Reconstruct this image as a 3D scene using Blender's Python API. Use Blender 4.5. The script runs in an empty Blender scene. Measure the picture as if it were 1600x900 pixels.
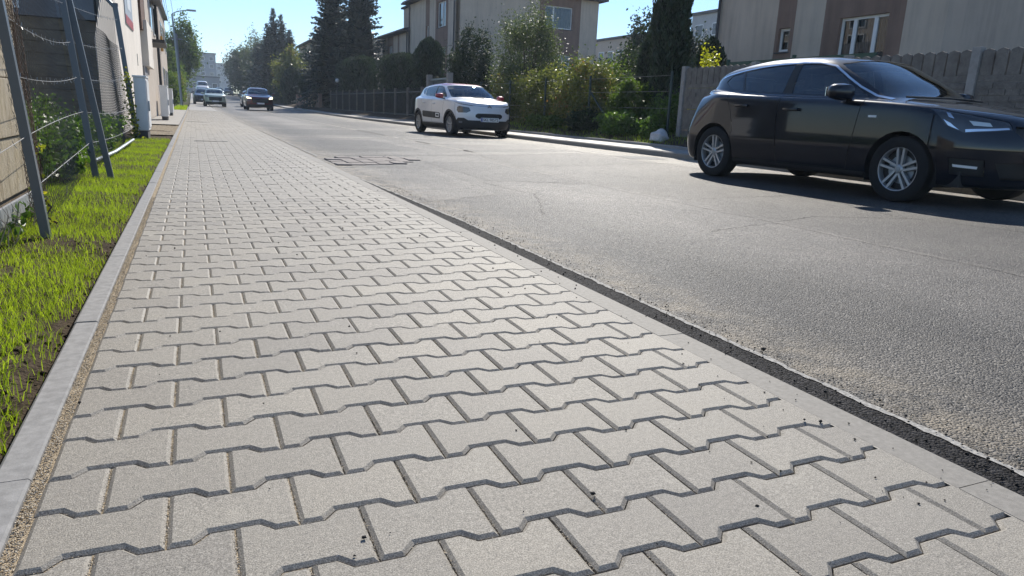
import bpy, bmesh, math, random
import numpy as np
from mathutils import Matrix, Vector

random.seed(7)
RNG = np.random.default_rng(11)
R = math.radians
scene = bpy.context.scene
COL = scene.collection

# ------------------------------------------------------------------ camera
cam_d = bpy.data.cameras.new('camera')
cam = bpy.data.objects.new('camera', cam_d)
COL.objects.link(cam)
_p, _y, _r = R(13.8613), R(24.2145), R(2.5751)
_F = Vector((math.sin(_y) * math.cos(_p), math.cos(_y) * math.cos(_p), -math.sin(_p)))
_R0 = Vector((math.cos(_y), -math.sin(_y), 0))
_U0 = _R0.cross(_F)
_R = _R0 * math.cos(_r) + _U0 * math.sin(_r)
_U = _U0 * math.cos(_r) - _R0 * math.sin(_r)
_m = Matrix(((_R.x, _U.x, -_F.x, 0), (_R.y, _U.y, -_F.y, 0), (_R.z, _U.z, -_F.z, 0.6701), (0, 0, 0, 1)))
cam.matrix_world = _m
cam_d.sensor_width = 36
cam_d.lens = 24.856
cam_d.clip_start = 0.02
cam_d.clip_end = 3000
scene.camera = cam

# ------------------------------------------------------------------ light
SUN_AZ, SUN_EL = R(30), R(38)          # azimuth from +Y towards +X
world = bpy.data.worlds.new('World')
scene.world = world
world.use_nodes = True
wn = world.node_tree
wn.nodes.clear()
sky = wn.nodes.new('ShaderNodeTexSky')
sky.sky_type = 'NISHITA'
sky.sun_disc = False
sky.sun_elevation = SUN_EL
sky.sun_rotation = SUN_AZ
sky.air_density = 1.0
sky.dust_density = 0.0
sky.ozone_density = 5.0
sky.altitude = 650
bg = wn.nodes.new('ShaderNodeBackground')
bg.inputs['Strength'].default_value = 0.122
wo = wn.nodes.new('ShaderNodeOutputWorld')
wn.links.new(sky.outputs[0], bg.inputs['Color'])
wn.links.new(bg.outputs[0], wo.inputs['Surface'])
sun_d = bpy.data.lights.new('sun', 'SUN')
sun_d.energy = 4.9
sun_d.angle = R(0.53)
sun_d.color = (1.0, 0.94, 0.84)
sun = bpy.data.objects.new('sun', sun_d)
COL.objects.link(sun)
_s = Vector((math.sin(SUN_AZ) * math.cos(SUN_EL), math.cos(SUN_AZ) * math.cos(SUN_EL), math.sin(SUN_EL)))
sun.rotation_euler = _s.to_track_quat('Z', 'Y').to_euler()
sun.location = _s * 60
vs = scene.view_settings
vs.view_transform = 'Standard'
vs.look = 'None'
vs.exposure = 0.40
vs.gamma = 1.0
vs.use_curve_mapping = False
scene.cycles.max_bounces = 8
scene.cycles.transparent_max_bounces = 16
scene.cycles.use_denoising = True

# ------------------------------------------------------------------ helpers
def hz(y):
    """height of the street: flat near the camera, climbing gently far away"""
    if y < 30:
        return 0.0
    if y < 150:
        return 1.0e-4 * (y - 30) ** 2
    return 1.44 + 0.012 * (y - 150)


def tag(o, label=None, cat=None, group=None, kind=None):
    if label: o['label'] = label
    if cat: o['category'] = cat
    if group: o['group'] = group
    if kind: o['kind'] = kind
    return o


def empty(name, loc=(0, 0, 0), rz=0.0, label=None, cat=None, group=None):
    o = bpy.data.objects.new(name, None)
    o.empty_display_size = 0.2
    o.location = loc
    o.rotation_euler = (0, 0, rz)
    COL.objects.link(o)
    return tag(o, label, cat, group)


def link(name, me, parent=None, loc=None):
    o = bpy.data.objects.new(name, me)
    COL.objects.link(o)
    if parent is not None:
        o.parent = parent
    if loc is not None:
        o.location = loc
    return o


def mesh_np(name, V, F, mat=None, smooth=False):
    """V (n,3) array, F (m,k) array with constant k"""
    V = np.asarray(V, np.float32)
    F = np.asarray(F, np.int32)
    me = bpy.data.meshes.new(name)
    n, k = F.shape
    me.vertices.add(len(V))
    me.vertices.foreach_set('co', V.ravel())
    me.loops.add(n * k)
    me.loops.foreach_set('vertex_index', F.ravel())
    me.polygons.add(n)
    me.polygons.foreach_set('loop_start', np.arange(0, n * k, k, dtype=np.int32))
    me.update(calc_edges=True)
    me.validate()
    if smooth:
        me.polygons.foreach_set('use_smooth', np.ones(len(me.polygons), bool))
    if mat: me.materials.append(mat)
    return me


class MB:
    def __init__(self):
        self.v, self.f = [], []

    def quad(self, *p):
        n = len(self.v)
        self.v += [tuple(q) for q in p]
        self.f.append(tuple(range(n, n + len(p))))
        return self

    def box(self, a, b, bev=0.0):
        x0, y0, z0 = a
        x1, y1, z1 = b
        if x0 > x1: x0, x1 = x1, x0
        if y0 > y1: y0, y1 = y1, y0
        if z0 > z1: z0, z1 = z1, z0
        n = len(self.v)
        if bev <= 0:
            self.v += [(x0, y0, z0), (x1, y0, z0), (x1, y1, z0), (x0, y1, z0),
                       (x0, y0, z1), (x1, y0, z1), (x1, y1, z1), (x0, y1, z1)]
            self.f += [tuple(n + i for i in q) for q in ((0, 3, 2, 1), (4, 5, 6, 7), (0, 1, 5, 4), (1, 2, 6, 5), (2, 3, 7, 6), (3, 0, 4, 7))]
        else:
            bm = bmesh.new()
            bmesh.ops.create_cube(bm, size=1)
            for v in bm.verts:
                v.co = Vector(((x0 + x1) / 2 + v.co.x * (x1 - x0), (y0 + y1) / 2 + v.co.y * (y1 - y0), (z0 + z1) / 2 + v.co.z * (z1 - z0)))
            bmesh.ops.bevel(bm, geom=bm.edges[:], offset=bev, segments=2, affect='EDGES', profile=0.6)
            self.add_bm(bm)
        return self

    def add_bm(self, bm):
        n = len(self.v)
        bm.verts.ensure_lookup_table()
        for i, v in enumerate(bm.verts): v.index = i
        self.v += [tuple(v.co) for v in bm.verts]
        self.f += [tuple(n + v.index for v in f.verts) for f in bm.faces]
        bm.free()

    def tube(self, pts, r, seg=8, caps=True, r1=None):
        pts = [Vector(p) for p in pts]
        rings = []
        N = len(pts)
        for i, p in enumerate(pts):
            d = (pts[min(i + 1, N - 1)] - pts[max(i - 1, 0)])
            if d.length < 1e-9: d = Vector((0, 0, 1))
            d.normalize()
            up = Vector((0, 0, 1)) if abs(d.z) < 0.9 else Vector((0, 1, 0))
            a = d.cross(up).normalized()
            b = a.cross(d)
            if isinstance(r, (list, tuple)): rr = r[i]
            else: rr = r if r1 is None else r + (r1 - r) * i / max(1, N - 1)
            n = len(self.v)
            for k in range(seg):
                t = 2 * math.pi * (k + 0.5) / seg
                self.v.append(tuple(p + (a * math.cos(t) + b * math.sin(t)) * rr))
            rings.append(n)
        for i in range(N - 1):
            a0, b0 = rings[i], rings[i + 1]
            for k in range(seg):
                k2 = (k + 1) % seg
                self.f.append((a0 + k, a0 + k2, b0 + k2, b0 + k))
        if caps:
            self.f.append(tuple(rings[0] + k for k in range(seg))[::-1])
            self.f.append(tuple(rings[-1] + k for k in range(seg)))
        return self

    def prism(self, poly, axis, a, b):
        """extrude a 2-D polygon; axis 'x': poly=(y,z); 'y': (x,z); 'z': (x,y)"""
        n = len(self.v)
        k = len(poly)
        for h in (a, b):
            for (p, q) in poly:
                self.v.append({'x': (h, p, q), 'y': (p, h, q), 'z': (p, q, h)}[axis])
        self.f.append(tuple(n + i for i in range(k))[::-1])
        self.f.append(tuple(n + k + i for i in range(k)))
        for i in range(k):
            j = (i + 1) % k
            self.f.append((n + i, n + j, n + k + j, n + k + i))
        return self

    def lathe(self, prof, seg=24, axis='y', c=(0, 0, 0)):
        n = len(self.v)
        k = len(prof)
        for s in range(seg):
            t = 2 * math.pi * s / seg
            for (r, h) in prof:
                if axis == 'y': self.v.append((c[0] + r * math.cos(t), c[1] + h, c[2] + r * math.sin(t)))
                else: self.v.append((c[0] + r * math.cos(t), c[1] + r * math.sin(t), c[2] + h))
        for s in range(seg):
            s2 = (s + 1) % seg
            for i in range(k - 1):
                self.f.append((n + s * k + i, n + s2 * k + i, n + s2 * k + i + 1, n + s * k + i + 1))
        return self

    def build(self, name, mat, parent=None, loc=None, smooth=False, recalc=True):
        me = bpy.data.meshes.new(name)
        me.from_pydata(self.v, [], self.f)
        if recalc:
            bm = bmesh.new()
            bm.from_mesh(me)
            bmesh.ops.recalc_face_normals(bm, faces=bm.faces[:])
            bm.to_mesh(me)
            bm.free()
        if smooth:
            me.polygons.foreach_set('use_smooth', np.ones(len(me.polygons), bool))
            me.set_sharp_from_angle(angle=R(38))
        if mat: me.materials.append(mat)
        return link(name, me, parent, loc)


# ------------------------------------------------------------------ materials
class Mat:
    def __init__(self, name, rough=0.6, color=(0.5, 0.5, 0.5), metal=0.0, spec=0.5, coat=0.0):
        self.m = bpy.data.materials.new(name)
        self.m.use_nodes = True
        self.t = self.m.node_tree
        self.n = self.t.nodes
        self.b = self.n['Principled BSDF']
        self.out = self.n['Material Output']
        self.b.inputs['Base Color'].default_value = (*color, 1)
        self.b.inputs['Roughness'].default_value = rough
        self.b.inputs['Metallic'].default_value = metal
        self.b.inputs['Specular IOR Level'].default_value = spec
        self.b.inputs['Coat Weight'].default_value = coat
        self.b.inputs['Coat Roughness'].default_value = 0.03

    def node(self, typ, **kw):
        nd = self.n.new(typ)
        for k, v in kw.items():
            if k.startswith('i_'):
                nd.inputs[k[2:].replace('_', ' ')].default_value = v
            else: setattr(nd, k, v)
        return nd

    def L(self, a, b): self.t.links.new(a, b)

    def coords(self, which='Object'):
        if which == 'World':
            return self.node('ShaderNodeNewGeometry').outputs['Position']
        return self.node('ShaderNodeTexCoord').outputs[which]

    def noise(self, scale, detail=4, rough=0.6, co=None, dist=0.0):
        nd = self.node('ShaderNodeTexNoise')
        nd.inputs['Scale'].default_value = scale
        nd.inputs['Detail'].default_value = detail
        nd.inputs['Roughness'].default_value = rough
        nd.inputs['Distortion'].default_value = dist
        if co is not None: self.L(co, nd.inputs['Vector'])
        return nd.outputs['Fac']

    def ramp(self, fac, stops):
        nd = self.node('ShaderNodeValToRGB')
        e = nd.color_ramp.elements
        while len(e) < len(stops): e.new(0.5)
        for el, (p, c) in zip(e, stops):
            el.position = p
            if isinstance(c, (int, float)): c = (c, c, c)
            el.color = (*c, 1)
        self.L(fac, nd.inputs['Fac'])
        return nd.outputs['Color']

    def mix(self, fac, a, b, mode='MIX'):
        nd = self.node('ShaderNodeMix', data_type='RGBA', blend_type=mode)
        for sock, val in ((nd.inputs['Factor'], fac), (nd.inputs['A'], a), (nd.inputs['B'], b)):
            if hasattr(val, 'is_output') or isinstance(val, bpy.types.NodeSocket): self.L(val, sock)
            elif isinstance(val, (int, float)): sock.default_value = val if sock.type == 'VALUE' else (val, val, val, 1)
            else: sock.default_value = (*val, 1)
        for o in nd.outputs:
            if o.type == 'RGBA': return o

    def math(self, op, a, b=0.0, clamp=False):
        nd = self.node('ShaderNodeMath', operation=op, use_clamp=clamp)
        for i, v in enumerate((a, b)):
            if isinstance(v, bpy.types.NodeSocket): self.L(v, nd.inputs[i])
            else: nd.inputs[i].default_value = v
        return nd.outputs[0]

    def mapr(self, v, a, b, c=0.0, d=1.0):
        nd = self.node('ShaderNodeMapRange')
        self.L(v, nd.inputs['Value'])
        for k, q in zip(('From Min', 'From Max', 'To Min', 'To Max'), (a, b, c, d)):
            nd.inputs[k].default_value = q
        return nd.outputs['Result']

    def color(self, s): self.L(s, self.b.inputs['Base Color'])

    def bump(self, h, strength=0.3, dist=0.01):
        nd = self.node('ShaderNodeBump')
        nd.inputs['Strength'].default_value = strength
        nd.inputs['Distance'].default_value = dist
        self.L(h, nd.inputs['Height'])
        self.L(nd.outputs['Normal'], self.b.inputs['Normal'])


def grainy(name, c0, c1, scale=8.0, rough=0.8, bump=0.2, bscale=None, bdist=0.01, spec=0.3, world=False, detail=6):
    M = Mat(name, rough=rough, spec=spec)
    co = M.coords('World' if world else 'Object')
    n = M.noise(scale, detail, 0.65, co)
    M.color(M.ramp(n, [(0.3, c0), (0.7, c1)]))
    if bump: M.bump(M.noise(bscale or scale * 6, 4, 0.6, co), bump, bdist)
    return M.m


def plain(name, c, rough=0.5, metal=0.0, spec=0.5, coat=0.0):
    """one colour with a faint unevenness of colour and gloss"""
    M = Mat(name, rough, c, metal, spec, coat)
    co = M.coords('Object')
    n = M.noise(5.0, 5, 0.6, co)
    M.color(M.mix(n, tuple(x * 0.86 for x in c), tuple(min(1, x * 1.12) for x in c)))
    M.L(M.mapr(n, 0.3, 0.7, max(0.02, rough - 0.05), min(1, rough + 0.07)), M.b.inputs['Roughness'])
    return M.m


def leaf_mat(name, c0, c1, trans=0.45, rough=0.45, spec=0.4, hue=None):
    M = Mat(name, rough, c0, spec=spec)
    at = M.node('ShaderNodeAttribute', attribute_name='tint')
    col = M.ramp(at.outputs['Fac'], [(0.0, c0), (1.0, c1)] if hue is None else [(0.0, c0), (0.8, c1), (1.0, hue)])
    M.color(col)
    tr = M.node('ShaderNodeBsdfTranslucent')
    bright = M.mix(1.0, col, (1.5, 1.6, 0.8), 'MULTIPLY')
    M.L(bright, tr.inputs['Color'])
    mx = M.node('ShaderNodeMixShader')
    mx.inputs[0].default_value = trans
    M.L(M.b.outputs[0], mx.inputs[1])
    M.L(tr.outputs[0], mx.inputs[2])
    M.L(mx.outputs[0], M.out.inputs['Surface'])
    return M.m


def glass_mat(name, tint, see=0.35, rough=0.01):
    """tinted pane: mirror at grazing angles, tinted see-through elsewhere"""
    M = Mat(name)
    gl = M.node('ShaderNodeBsdfGlossy')
    gl.inputs['Roughness'].default_value = rough
    gl.inputs['Color'].default_value = (0.9, 0.93, 0.95, 1)
    tr = M.node('ShaderNodeBsdfTransparent')
    tr.inputs['Color'].default_value = (*[t * see for t in tint], 1)
    fr = M.node('ShaderNodeFresnel')
    gb = M.node('ShaderNodeNewGeometry')
    M.L(M.mapr(gb.outputs['Backfacing'], 0.0, 1.0, 1.55, 1 / 1.55), fr.inputs['IOR'])
    f2 = M.mapr(fr.outputs[0], 0.0, 1.0, 0.05, 1.0)
    mx = M.node('ShaderNodeMixShader')
    M.L(f2, mx.inputs[0])
    M.L(tr.outputs[0], mx.inputs[1])
    M.L(gl.outputs[0], mx.inputs[2])
    M.L(mx.outputs[0], M.out.inputs['Surface'])
    return M.m


def render_mat(name, c0, c1):
    """house render: fine grain with faint vertical rain streaks and blotches"""
    M = Mat(name, 0.9, spec=0.25)
    co = M.coords('World')
    mp = M.node('ShaderNodeMapping')
    mp.inputs['Scale'].default_value = (2.6, 2.6, 0.22)
    M.L(co, mp.inputs['Vector'])
    st = M.noise(1.4, 6, 0.65, mp.outputs[0])
    c = M.ramp(M.noise(1.1, 5, 0.6, co), [(0.3, c0), (0.7, c1)])
    c = M.mix(1.0, c, M.ramp(st, [(0.32, (0.80, 0.80, 0.81)), (0.55, (1.0, 1.0, 1.0)), (0.75, (1.07, 1.06, 1.04))]), 'MULTIPLY')
    M.color(c)
    M.bump(M.noise(70, 4, 0.6, co), 0.5, 0.008)
    return M.m


def emit_mat(name, c, s):
    M = Mat(name, 0.3, c)
    M.b.inputs['Emission Color'].default_value = (*c, 1)
    M.b.inputs['Emission Strength'].default_value = s
    return M.m


# --- paving block: fine grained concrete, tone differs from block to block
def paver_mat():
    M = Mat('concrete_paver', rough=0.66, spec=0.42)
    oi = M.node('ShaderNodeObjectInfo')
    wpos = M.coords('World')
    fine = M.noise(420, 3, 0.7, wpos)
    mid = M.noise(38, 5, 0.65, wpos)
    big = M.noise(1.7, 4, 0.6, wpos)
    c = M.ramp(fine, [(0.33, (0.09, 0.083, 0.071)), (0.5, (0.236, 0.218, 0.189)), (0.67, (0.41, 0.38, 0.333))])
    c = M.mix(1.0, c, M.ramp(M.noise(95, 4, 0.7, wpos), [(0.34, 0.80), (0.5, 1.0), (0.66, 1.16)]), 'MULTIPLY')
    c = M.mix(M.mapr(mid, 0.35, 0.75, 0.0, 0.3), c, (0.285, 0.262, 0.228))
    c = M.mix(1.0, c, M.ramp(oi.outputs['Random'], [(0.0, (0.88, 0.88, 0.89)), (0.35, (0.98, 0.975, 0.965)), (0.7, (1.015, 1.015, 1.015)), (1.0, (1.10, 1.09, 1.065))]), 'MULTIPLY')
    c = M.mix(1.0, c, M.ramp(big, [(0.3, (0.93, 0.925, 0.92)), (0.7, (1.06, 1.055, 1.03))]), 'MULTIPLY')
    stain = M.ramp(M.noise(7.0, 6, 0.7, wpos, 0.6), [(0.60, 0.0), (0.78, 1.0)])
    c = M.mix(M.math('MULTIPLY', stain, 0.35), c, (0.47, 0.43, 0.36))
    spk = M.ramp(M.noise(160, 1, 0.5, wpos), [(0.27, 1.0), (0.33, 0.0)])
    c = M.mix(M.math('MULTIPLY', spk, 0.55), c, (0.11, 0.10, 0.095))
    M.color(c)
    M.bump(M.math('ADD', fine, M.math('MULTIPLY', mid, 0.9)), 0.6, 0.002)
    return M.m


def sand_mat():
    M = Mat('joint_sand', rough=0.95, spec=0.1)
    co = M.coords('World')
    n = M.noise(330, 2, 0.7, co)
    c = M.ramp(n, [(0.3, (0.07, 0.055, 0.04)), (0.48, (0.34, 0.27, 0.18)), (0.7, (0.62, 0.53, 0.40))])
    M.color(c)
    M.bump(n, 0.9, 0.004)
    return M.m


def asphalt_mat(name, dark, light, dust=0.0, sparkle=1.0, strip=False):
    M = Mat(name, rough=0.62, spec=0.38)
    co = M.coords('World')
    vo = M.node('ShaderNodeTexVoronoi')
    vo.inputs['Scale'].default_value = 150 if not strip else 170
    M.L(co, vo.inputs['Vector'])
    agg = vo.outputs['Color']
    sep = M.node('ShaderNodeSeparateColor')
    M.L(agg, sep.inputs[0])
    c = M.ramp(sep.outputs[0], [(0.0, dark), (0.55, tuple((a + b) / 2 for a, b in zip(dark, light))), (1.0, light)])
    n1 = M.noise(0.55, 6, 0.62, co, 0.5)
    n2 = M.noise(3.2, 6, 0.65, co)
    c = M.mix(1.0, c, M.ramp(n1, [(0.32, (0.55, 0.55, 0.56)), (0.68, (1.45, 1.41, 1.35))]), 'MULTIPLY')
    c = M.mix(1.0, c, M.ramp(n2, [(0.3, 0.86), (0.7, 1.14)]), 'MULTIPLY')
    if not strip:
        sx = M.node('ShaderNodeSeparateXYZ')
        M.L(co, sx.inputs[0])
        # glare painted into the colour as paler bands, wheel line and right lane darker
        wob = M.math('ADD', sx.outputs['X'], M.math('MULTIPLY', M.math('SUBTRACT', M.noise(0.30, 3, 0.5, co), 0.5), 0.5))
        lane_glare = M.ramp(M.mapr(wob, 1.4, 8.2, 0, 1), [(0.015, 1.2), (0.074, 0.92), (0.125, 0.72), (0.155, 0.95), (0.22, 1.4), (0.31, 1.32), (0.345, 1.15), (0.362, 0.78), (0.53, 0.74), (0.68, 0.82), (0.79, 1.2), (0.91, 1.5), (1.0, 1.6)])
        c = M.mix(1.0, c, lane_glare, 'MULTIPLY')
        # sandy dust swept along the edges of the road
        e1 = M.math('ADD', M.mapr(sx.outputs['X'], 1.5, 1.95, 1.0, 0.0), M.mapr(sx.outputs['X'], 6.6, 7.9, 0.0, 0.85))
        e1 = M.math('MULTIPLY', M.math('MINIMUM', M.math('MAXIMUM', e1, 0.0), 1.0), M.ramp(M.noise(5.5, 6, 0.7, co), [(0.38, 0.0), (0.66, 1.0)]))
        c = M.mix(M.math('MULTIPLY', e1, 0.75), c, (0.34, 0.28, 0.195))
        # thin cracks
        vc = M.node('ShaderNodeTexVoronoi', feature='DISTANCE_TO_EDGE')
        vc.inputs['Scale'].default_value = 0.42
        wv = M.node('ShaderNodeMix', data_type='VECTOR')
        nz = M.node('ShaderNodeTexNoise')
        nz.inputs['Scale'].default_value = 2.2
        nz.inputs['Detail'].default_value = 6
        M.L(co, nz.inputs['Vector'])
        va = M.node('ShaderNodeVectorMath', operation='MULTIPLY_ADD')
        M.L(nz.outputs['Color'], va.inputs[0])
        va.inputs[1].default_value = (0.9, 0.9, 0.0)
        M.L(co, va.inputs[2])
        M.L(va.outputs[0], vc.inputs['Vector'])
        crack = M.ramp(vc.outputs['Distance'], [(0.0, 1.0), (0.008, 0.0)])
        c = M.mix(M.math('MULTIPLY', crack, 0.6), c, (0.025, 0.024, 0.023))
    M.color(c)
    h = M.math('ADD', M.math('MULTIPLY', vo.outputs['Distance'], -1.5), M.math('MULTIPLY', M.noise(230, 2, 0.6, co), 0.5))
    M.bump(h, 0.9 * sparkle, 0.005)
    if strip:
        M.b.inputs['Specular IOR Level'].default_value = 0.08
    M.L(M.ramp(sep.outputs[1], [(0.0, 0.6 if strip else 0.45), (1.0, 0.8 if strip else 0.75)]), M.b.inputs['Roughness'])
    return M.m


MT = {}
MT['paver'] = paver_mat()
MT['sand'] = sand_mat()
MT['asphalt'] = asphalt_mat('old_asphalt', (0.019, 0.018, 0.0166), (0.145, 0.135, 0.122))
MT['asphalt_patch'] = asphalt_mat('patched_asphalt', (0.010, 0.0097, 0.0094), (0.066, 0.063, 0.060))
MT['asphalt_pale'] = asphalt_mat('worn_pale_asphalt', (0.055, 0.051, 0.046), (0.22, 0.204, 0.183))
MT['tar'] = asphalt_mat('fresh_tar', (0.003, 0.003, 0.0032), (0.062, 0.060, 0.062), strip=True, sparkle=1.1)
MT['kerb'] = grainy('kerb_concrete', (0.195, 0.182, 0.16), (0.285, 0.266, 0.236), 60, 0.72, 0.5, 400, 0.002, world=True)
MT['edging'] = grainy('edging_concrete', (0.20, 0.196, 0.19), (0.31, 0.303, 0.294), 40, 0.85, 0.3, 300, 0.002, world=True)
MT['edge_line'] = grainy('pale_mortar', (0.17, 0.16, 0.145), (0.50, 0.48, 0.44), 90, 0.9, 0.6, 120, 0.006, world=True)
MT['walk'] = grainy('far_pavement', (0.26, 0.24, 0.212), (0.36, 0.335, 0.30), 3, 0.6, 0.4, 60, 0.006, world=True)
MT['soil'] = grainy('soil', (0.03, 0.022, 0.014), (0.105, 0.08, 0.055), 14, 0.95, 0.9, 60, 0.02, 0.1, world=True)
MT['ground'] = grainy('meadow_ground', (0.03, 0.035, 0.015), (0.075, 0.075, 0.035), 0.8, 0.95, 0.6, 8, 0.05, 0.1, world=True)
MT['gravel'] = grainy('gravel', (0.14, 0.115, 0.085), (0.34, 0.29, 0.22), 26, 0.95, 0.9, 60, 0.02, 0.1, world=True)
MT['crumb'] = grainy('tar_crumb', (0.008, 0.008, 0.008), (0.03, 0.029, 0.028), 60, 0.8)
MT['steel'] = plain('galvanised_steel', (0.30, 0.33, 0.36), 0.42, 0.75)
MT['steel_paint'] = plain('slate_grey_paint', (0.115, 0.135, 0.155), 0.42, 0.25)
MT['wire'] = plain('wire_steel', (0.34, 0.34, 0.34), 0.45, 0.7)
MT['black'] = plain('black_plastic', (0.016, 0.0165, 0.0175), 0.55)
MT['rubber'] = plain('tyre_rubber', (0.018, 0.018, 0.0185), 0.8, 0, 0.25)
MT['dark_in'] = plain('dark_interior', (0.014, 0.014, 0.015), 0.8)
MT['seat'] = plain('seat_fabric', (0.03, 0.03, 0.033), 0.9)
MT['chrome'] = plain('chrome_trim', (0.78, 0.79, 0.80), 0.16, 1.0)
MT['alloy'] = plain('silver_alloy', (0.44, 0.445, 0.45), 0.38, 0.6)
MT['white_plastic'] = plain('white_trim', (0.78, 0.78, 0.77), 0.4)
MT['glass_car'] = glass_mat('tinted_car_glass', (0.55, 0.65, 0.68), 0.42)
MT['glass_ws'] = glass_mat('windscreen_glass', (0.75, 0.85, 0.88), 0.75)
MT['lens'] = glass_mat('lamp_lens', (0.95, 0.97, 1.0), 0.85)
MT['glass_win'] = glass_mat('window_glass', (0.6, 0.68, 0.72), 0.45)

# ================================================================== GROUND
def ys(y0, y1, fine=2.0):
    out = [y0]
    while out[-1] < y1 - 1e-6:
        y = out[-1]
        out.append(min(y1, y + (fine if y < 160 else 20)))
    return out


def sheet(name, xs, y0, y1, zf, mat, fine=2.0, kind='structure', parent=None):
    Y = ys(y0, y1, fine)
    V = [(x, y, hz(y) + (zf(x) if callable(zf) else zf)) for y in Y for x in xs]
    n = len(xs)
    F = [(j * n + i, j * n + i + 1, (j + 1) * n + i + 1, (j + 1) * n + i) for j in range(len(Y) - 1) for i in range(n - 1)]
    o = link(name, mesh_np(name, V, F, mat, True), parent)
    if parent is None: o['kind'] = kind
    return o


sheet('ground', [-250, -60, -12, -3, 12, 60, 250], -60, 450, -0.16, MT['ground'], 6)
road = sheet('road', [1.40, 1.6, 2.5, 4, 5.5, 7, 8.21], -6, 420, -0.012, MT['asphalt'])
# right hand pavement and raised garden ground
sheet('pavement', [8.34, 8.8, 9.35], -6, 420, 0.09, MT['walk'])
sheet('garden_ground', [9.43, 9.8, 10.3, 10.8, 16, 60], -6, 200, lambda x: float(np.interp(x, [9.43, 9.8, 10.3, 10.8, 60], [0.10, 0.17, 0.30, 0.33, 0.35])), MT['soil'])

MT['fill'] = grainy('sandy_joint_fill', (0.33, 0.305, 0.27), (0.46, 0.42, 0.36), 30, 0.9, 0.4, 300, 0.002, world=True)
# near strip of fresh tar, the ragged pale mortar line and patches on the road
_Y = np.arange(-2, 7.6, .2)
_o = link('tar_strip', mesh_np('tar_strip', [(x, y, -.0085) for y in _Y for x in (1.424, float(np.interp(y, [4.2, 7.4], [1.53, 1.43])))], [(2 * i, 2 * i + 1, 2 * i + 3, 2 * i + 2) for i in range(len(_Y) - 1)], MT['tar']))
_o['kind'] = 'structure'


def ragged_strip(name, y0, y1, xc, w, z, mat, step=0.03, seed=1, parent=None, taper=False):
    rg = np.random.default_rng(seed)
    Y = np.arange(y0, y1, step)
    l, r = [], []
    a = b = 0.0
    V, F = [], []
    for i, y in enumerate(Y):
        a = 0.7 * a + rg.normal(0, 0.25) * w
        b = 0.7 * b + rg.normal(0, 0.25) * w
        dx = float(np.interp(y, [4.2, 7.4], [0, -.10])) if taper else 0.0
        V += [(xc + dx - w / 2 + a * 0.6, y, z + hz(y)), (xc + dx + w / 2 + b * 0.6, y, z + hz(y))]
        if i: F.append((2 * i - 2, 2 * i - 1, 2 * i + 1, 2 * i))
    o = link(name, mesh_np(name, V, F, mat), parent)
    if parent is None: o['kind'] = 'structure'
    return o


ragged_strip('mortar_line', -1.5, 7.2, 1.527, 0.018, -0.0065, MT['edge_line'], 0.012, 3, None, True)
ragged_strip('joint_fill', -1.0, 40, 1.3222, 0.005, -0.0012, MT['fill'], 0.05, 4)
ragged_strip('mortar_line', 10.0, 40, 1.50, 0.03, -0.006, MT['edge_line'], 0.06, 5)
ragged_strip('road_seam', 2.0, 9.3, 3.80, 0.045, -0.0105, MT['asphalt_pale'], 0.05, 8)
ragged_strip('road_seam', 11.5, 60, 4.4, 0.05, -0.0105, MT['fill'], 0.1, 9)


def patch(name, pts, z, mat, wob=0.05, seed=0, parent=None):
    rg = np.random.default_rng(seed)
    P = []
    n = len(pts)
    for i in range(n):
        p, q = np.array(pts[i], float), np.array(pts[(i + 1) % n], float)
        k = max(2, int(np.linalg.norm(q - p) / 0.12))
        for t in range(k):
            c = p + (q - p) * t / k
            P.append(c + rg.normal(0, wob, 2) * (0.3 if t == 0 else 1))
    mb = MB()
    mb.quad(*[(p[0], p[1], z + hz(p[1])) for p in P])
    o = mb.build(name, mat, parent)
    if parent is None: o['kind'] = 'structure'
    return o


patch('asphalt_patch', [(1.62, 5.2), (2.35, 5.6), (2.55, 8.0), (1.62, 8.3)], -0.0105, MT['asphalt_pale'], 0.02, 1)
patch('asphalt_patch', [(2.7, 6.8), (3.72, 6.5), (3.74, 9.4), (2.75, 9.3)], -0.0105, MT['asphalt_patch'], 0.02, 2)
patch('asphalt_patch', [(1.6, 10.2), (4.2, 10.9), (6.8, 12.0), (6.7, 12.5), (4.1, 11.5), (1.6, 10.7)], -0.0095, MT['asphalt_pale'], 0.03, 21)
patch('asphalt_patch', [(1.7, 15.6), (6.0, 16.6), (6.0, 17.2), (1.7, 16.1)], -0.0095, MT['asphalt_pale'], 0.04, 22)
patch('asphalt_patch', [(3.9, 8.6), (6.9, 9.6), (6.9, 13.4), (4.4, 12.3)], -0.0105, MT['asphalt_patch'], 0.03, 3)
patch('asphalt_patch', [(1.6, 11.2), (3.6, 11.9), (3.4, 15.2), (1.6, 14.6)], -0.0105, MT['asphalt_patch'], 0.03, 4)
patch('asphalt_patch', [(1.7, 17), (5.8, 18.5), (5.6, 22), (1.7, 20.4)], -0.0105, MT['asphalt_patch'], 0.04, 5)
patch('asphalt_patch', [(4.0, 14.0), (6.6, 14.6), (6.4, 15.6), (4.1, 15.1)], -0.0105, MT['asphalt_pale'], 0.05, 6)
patch('asphalt_patch', [(5.2, 25), (8.0, 25.5), (7.9, 33), (5.2, 32)], -0.0105, MT['asphalt_patch'], 0.05, 7)
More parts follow.
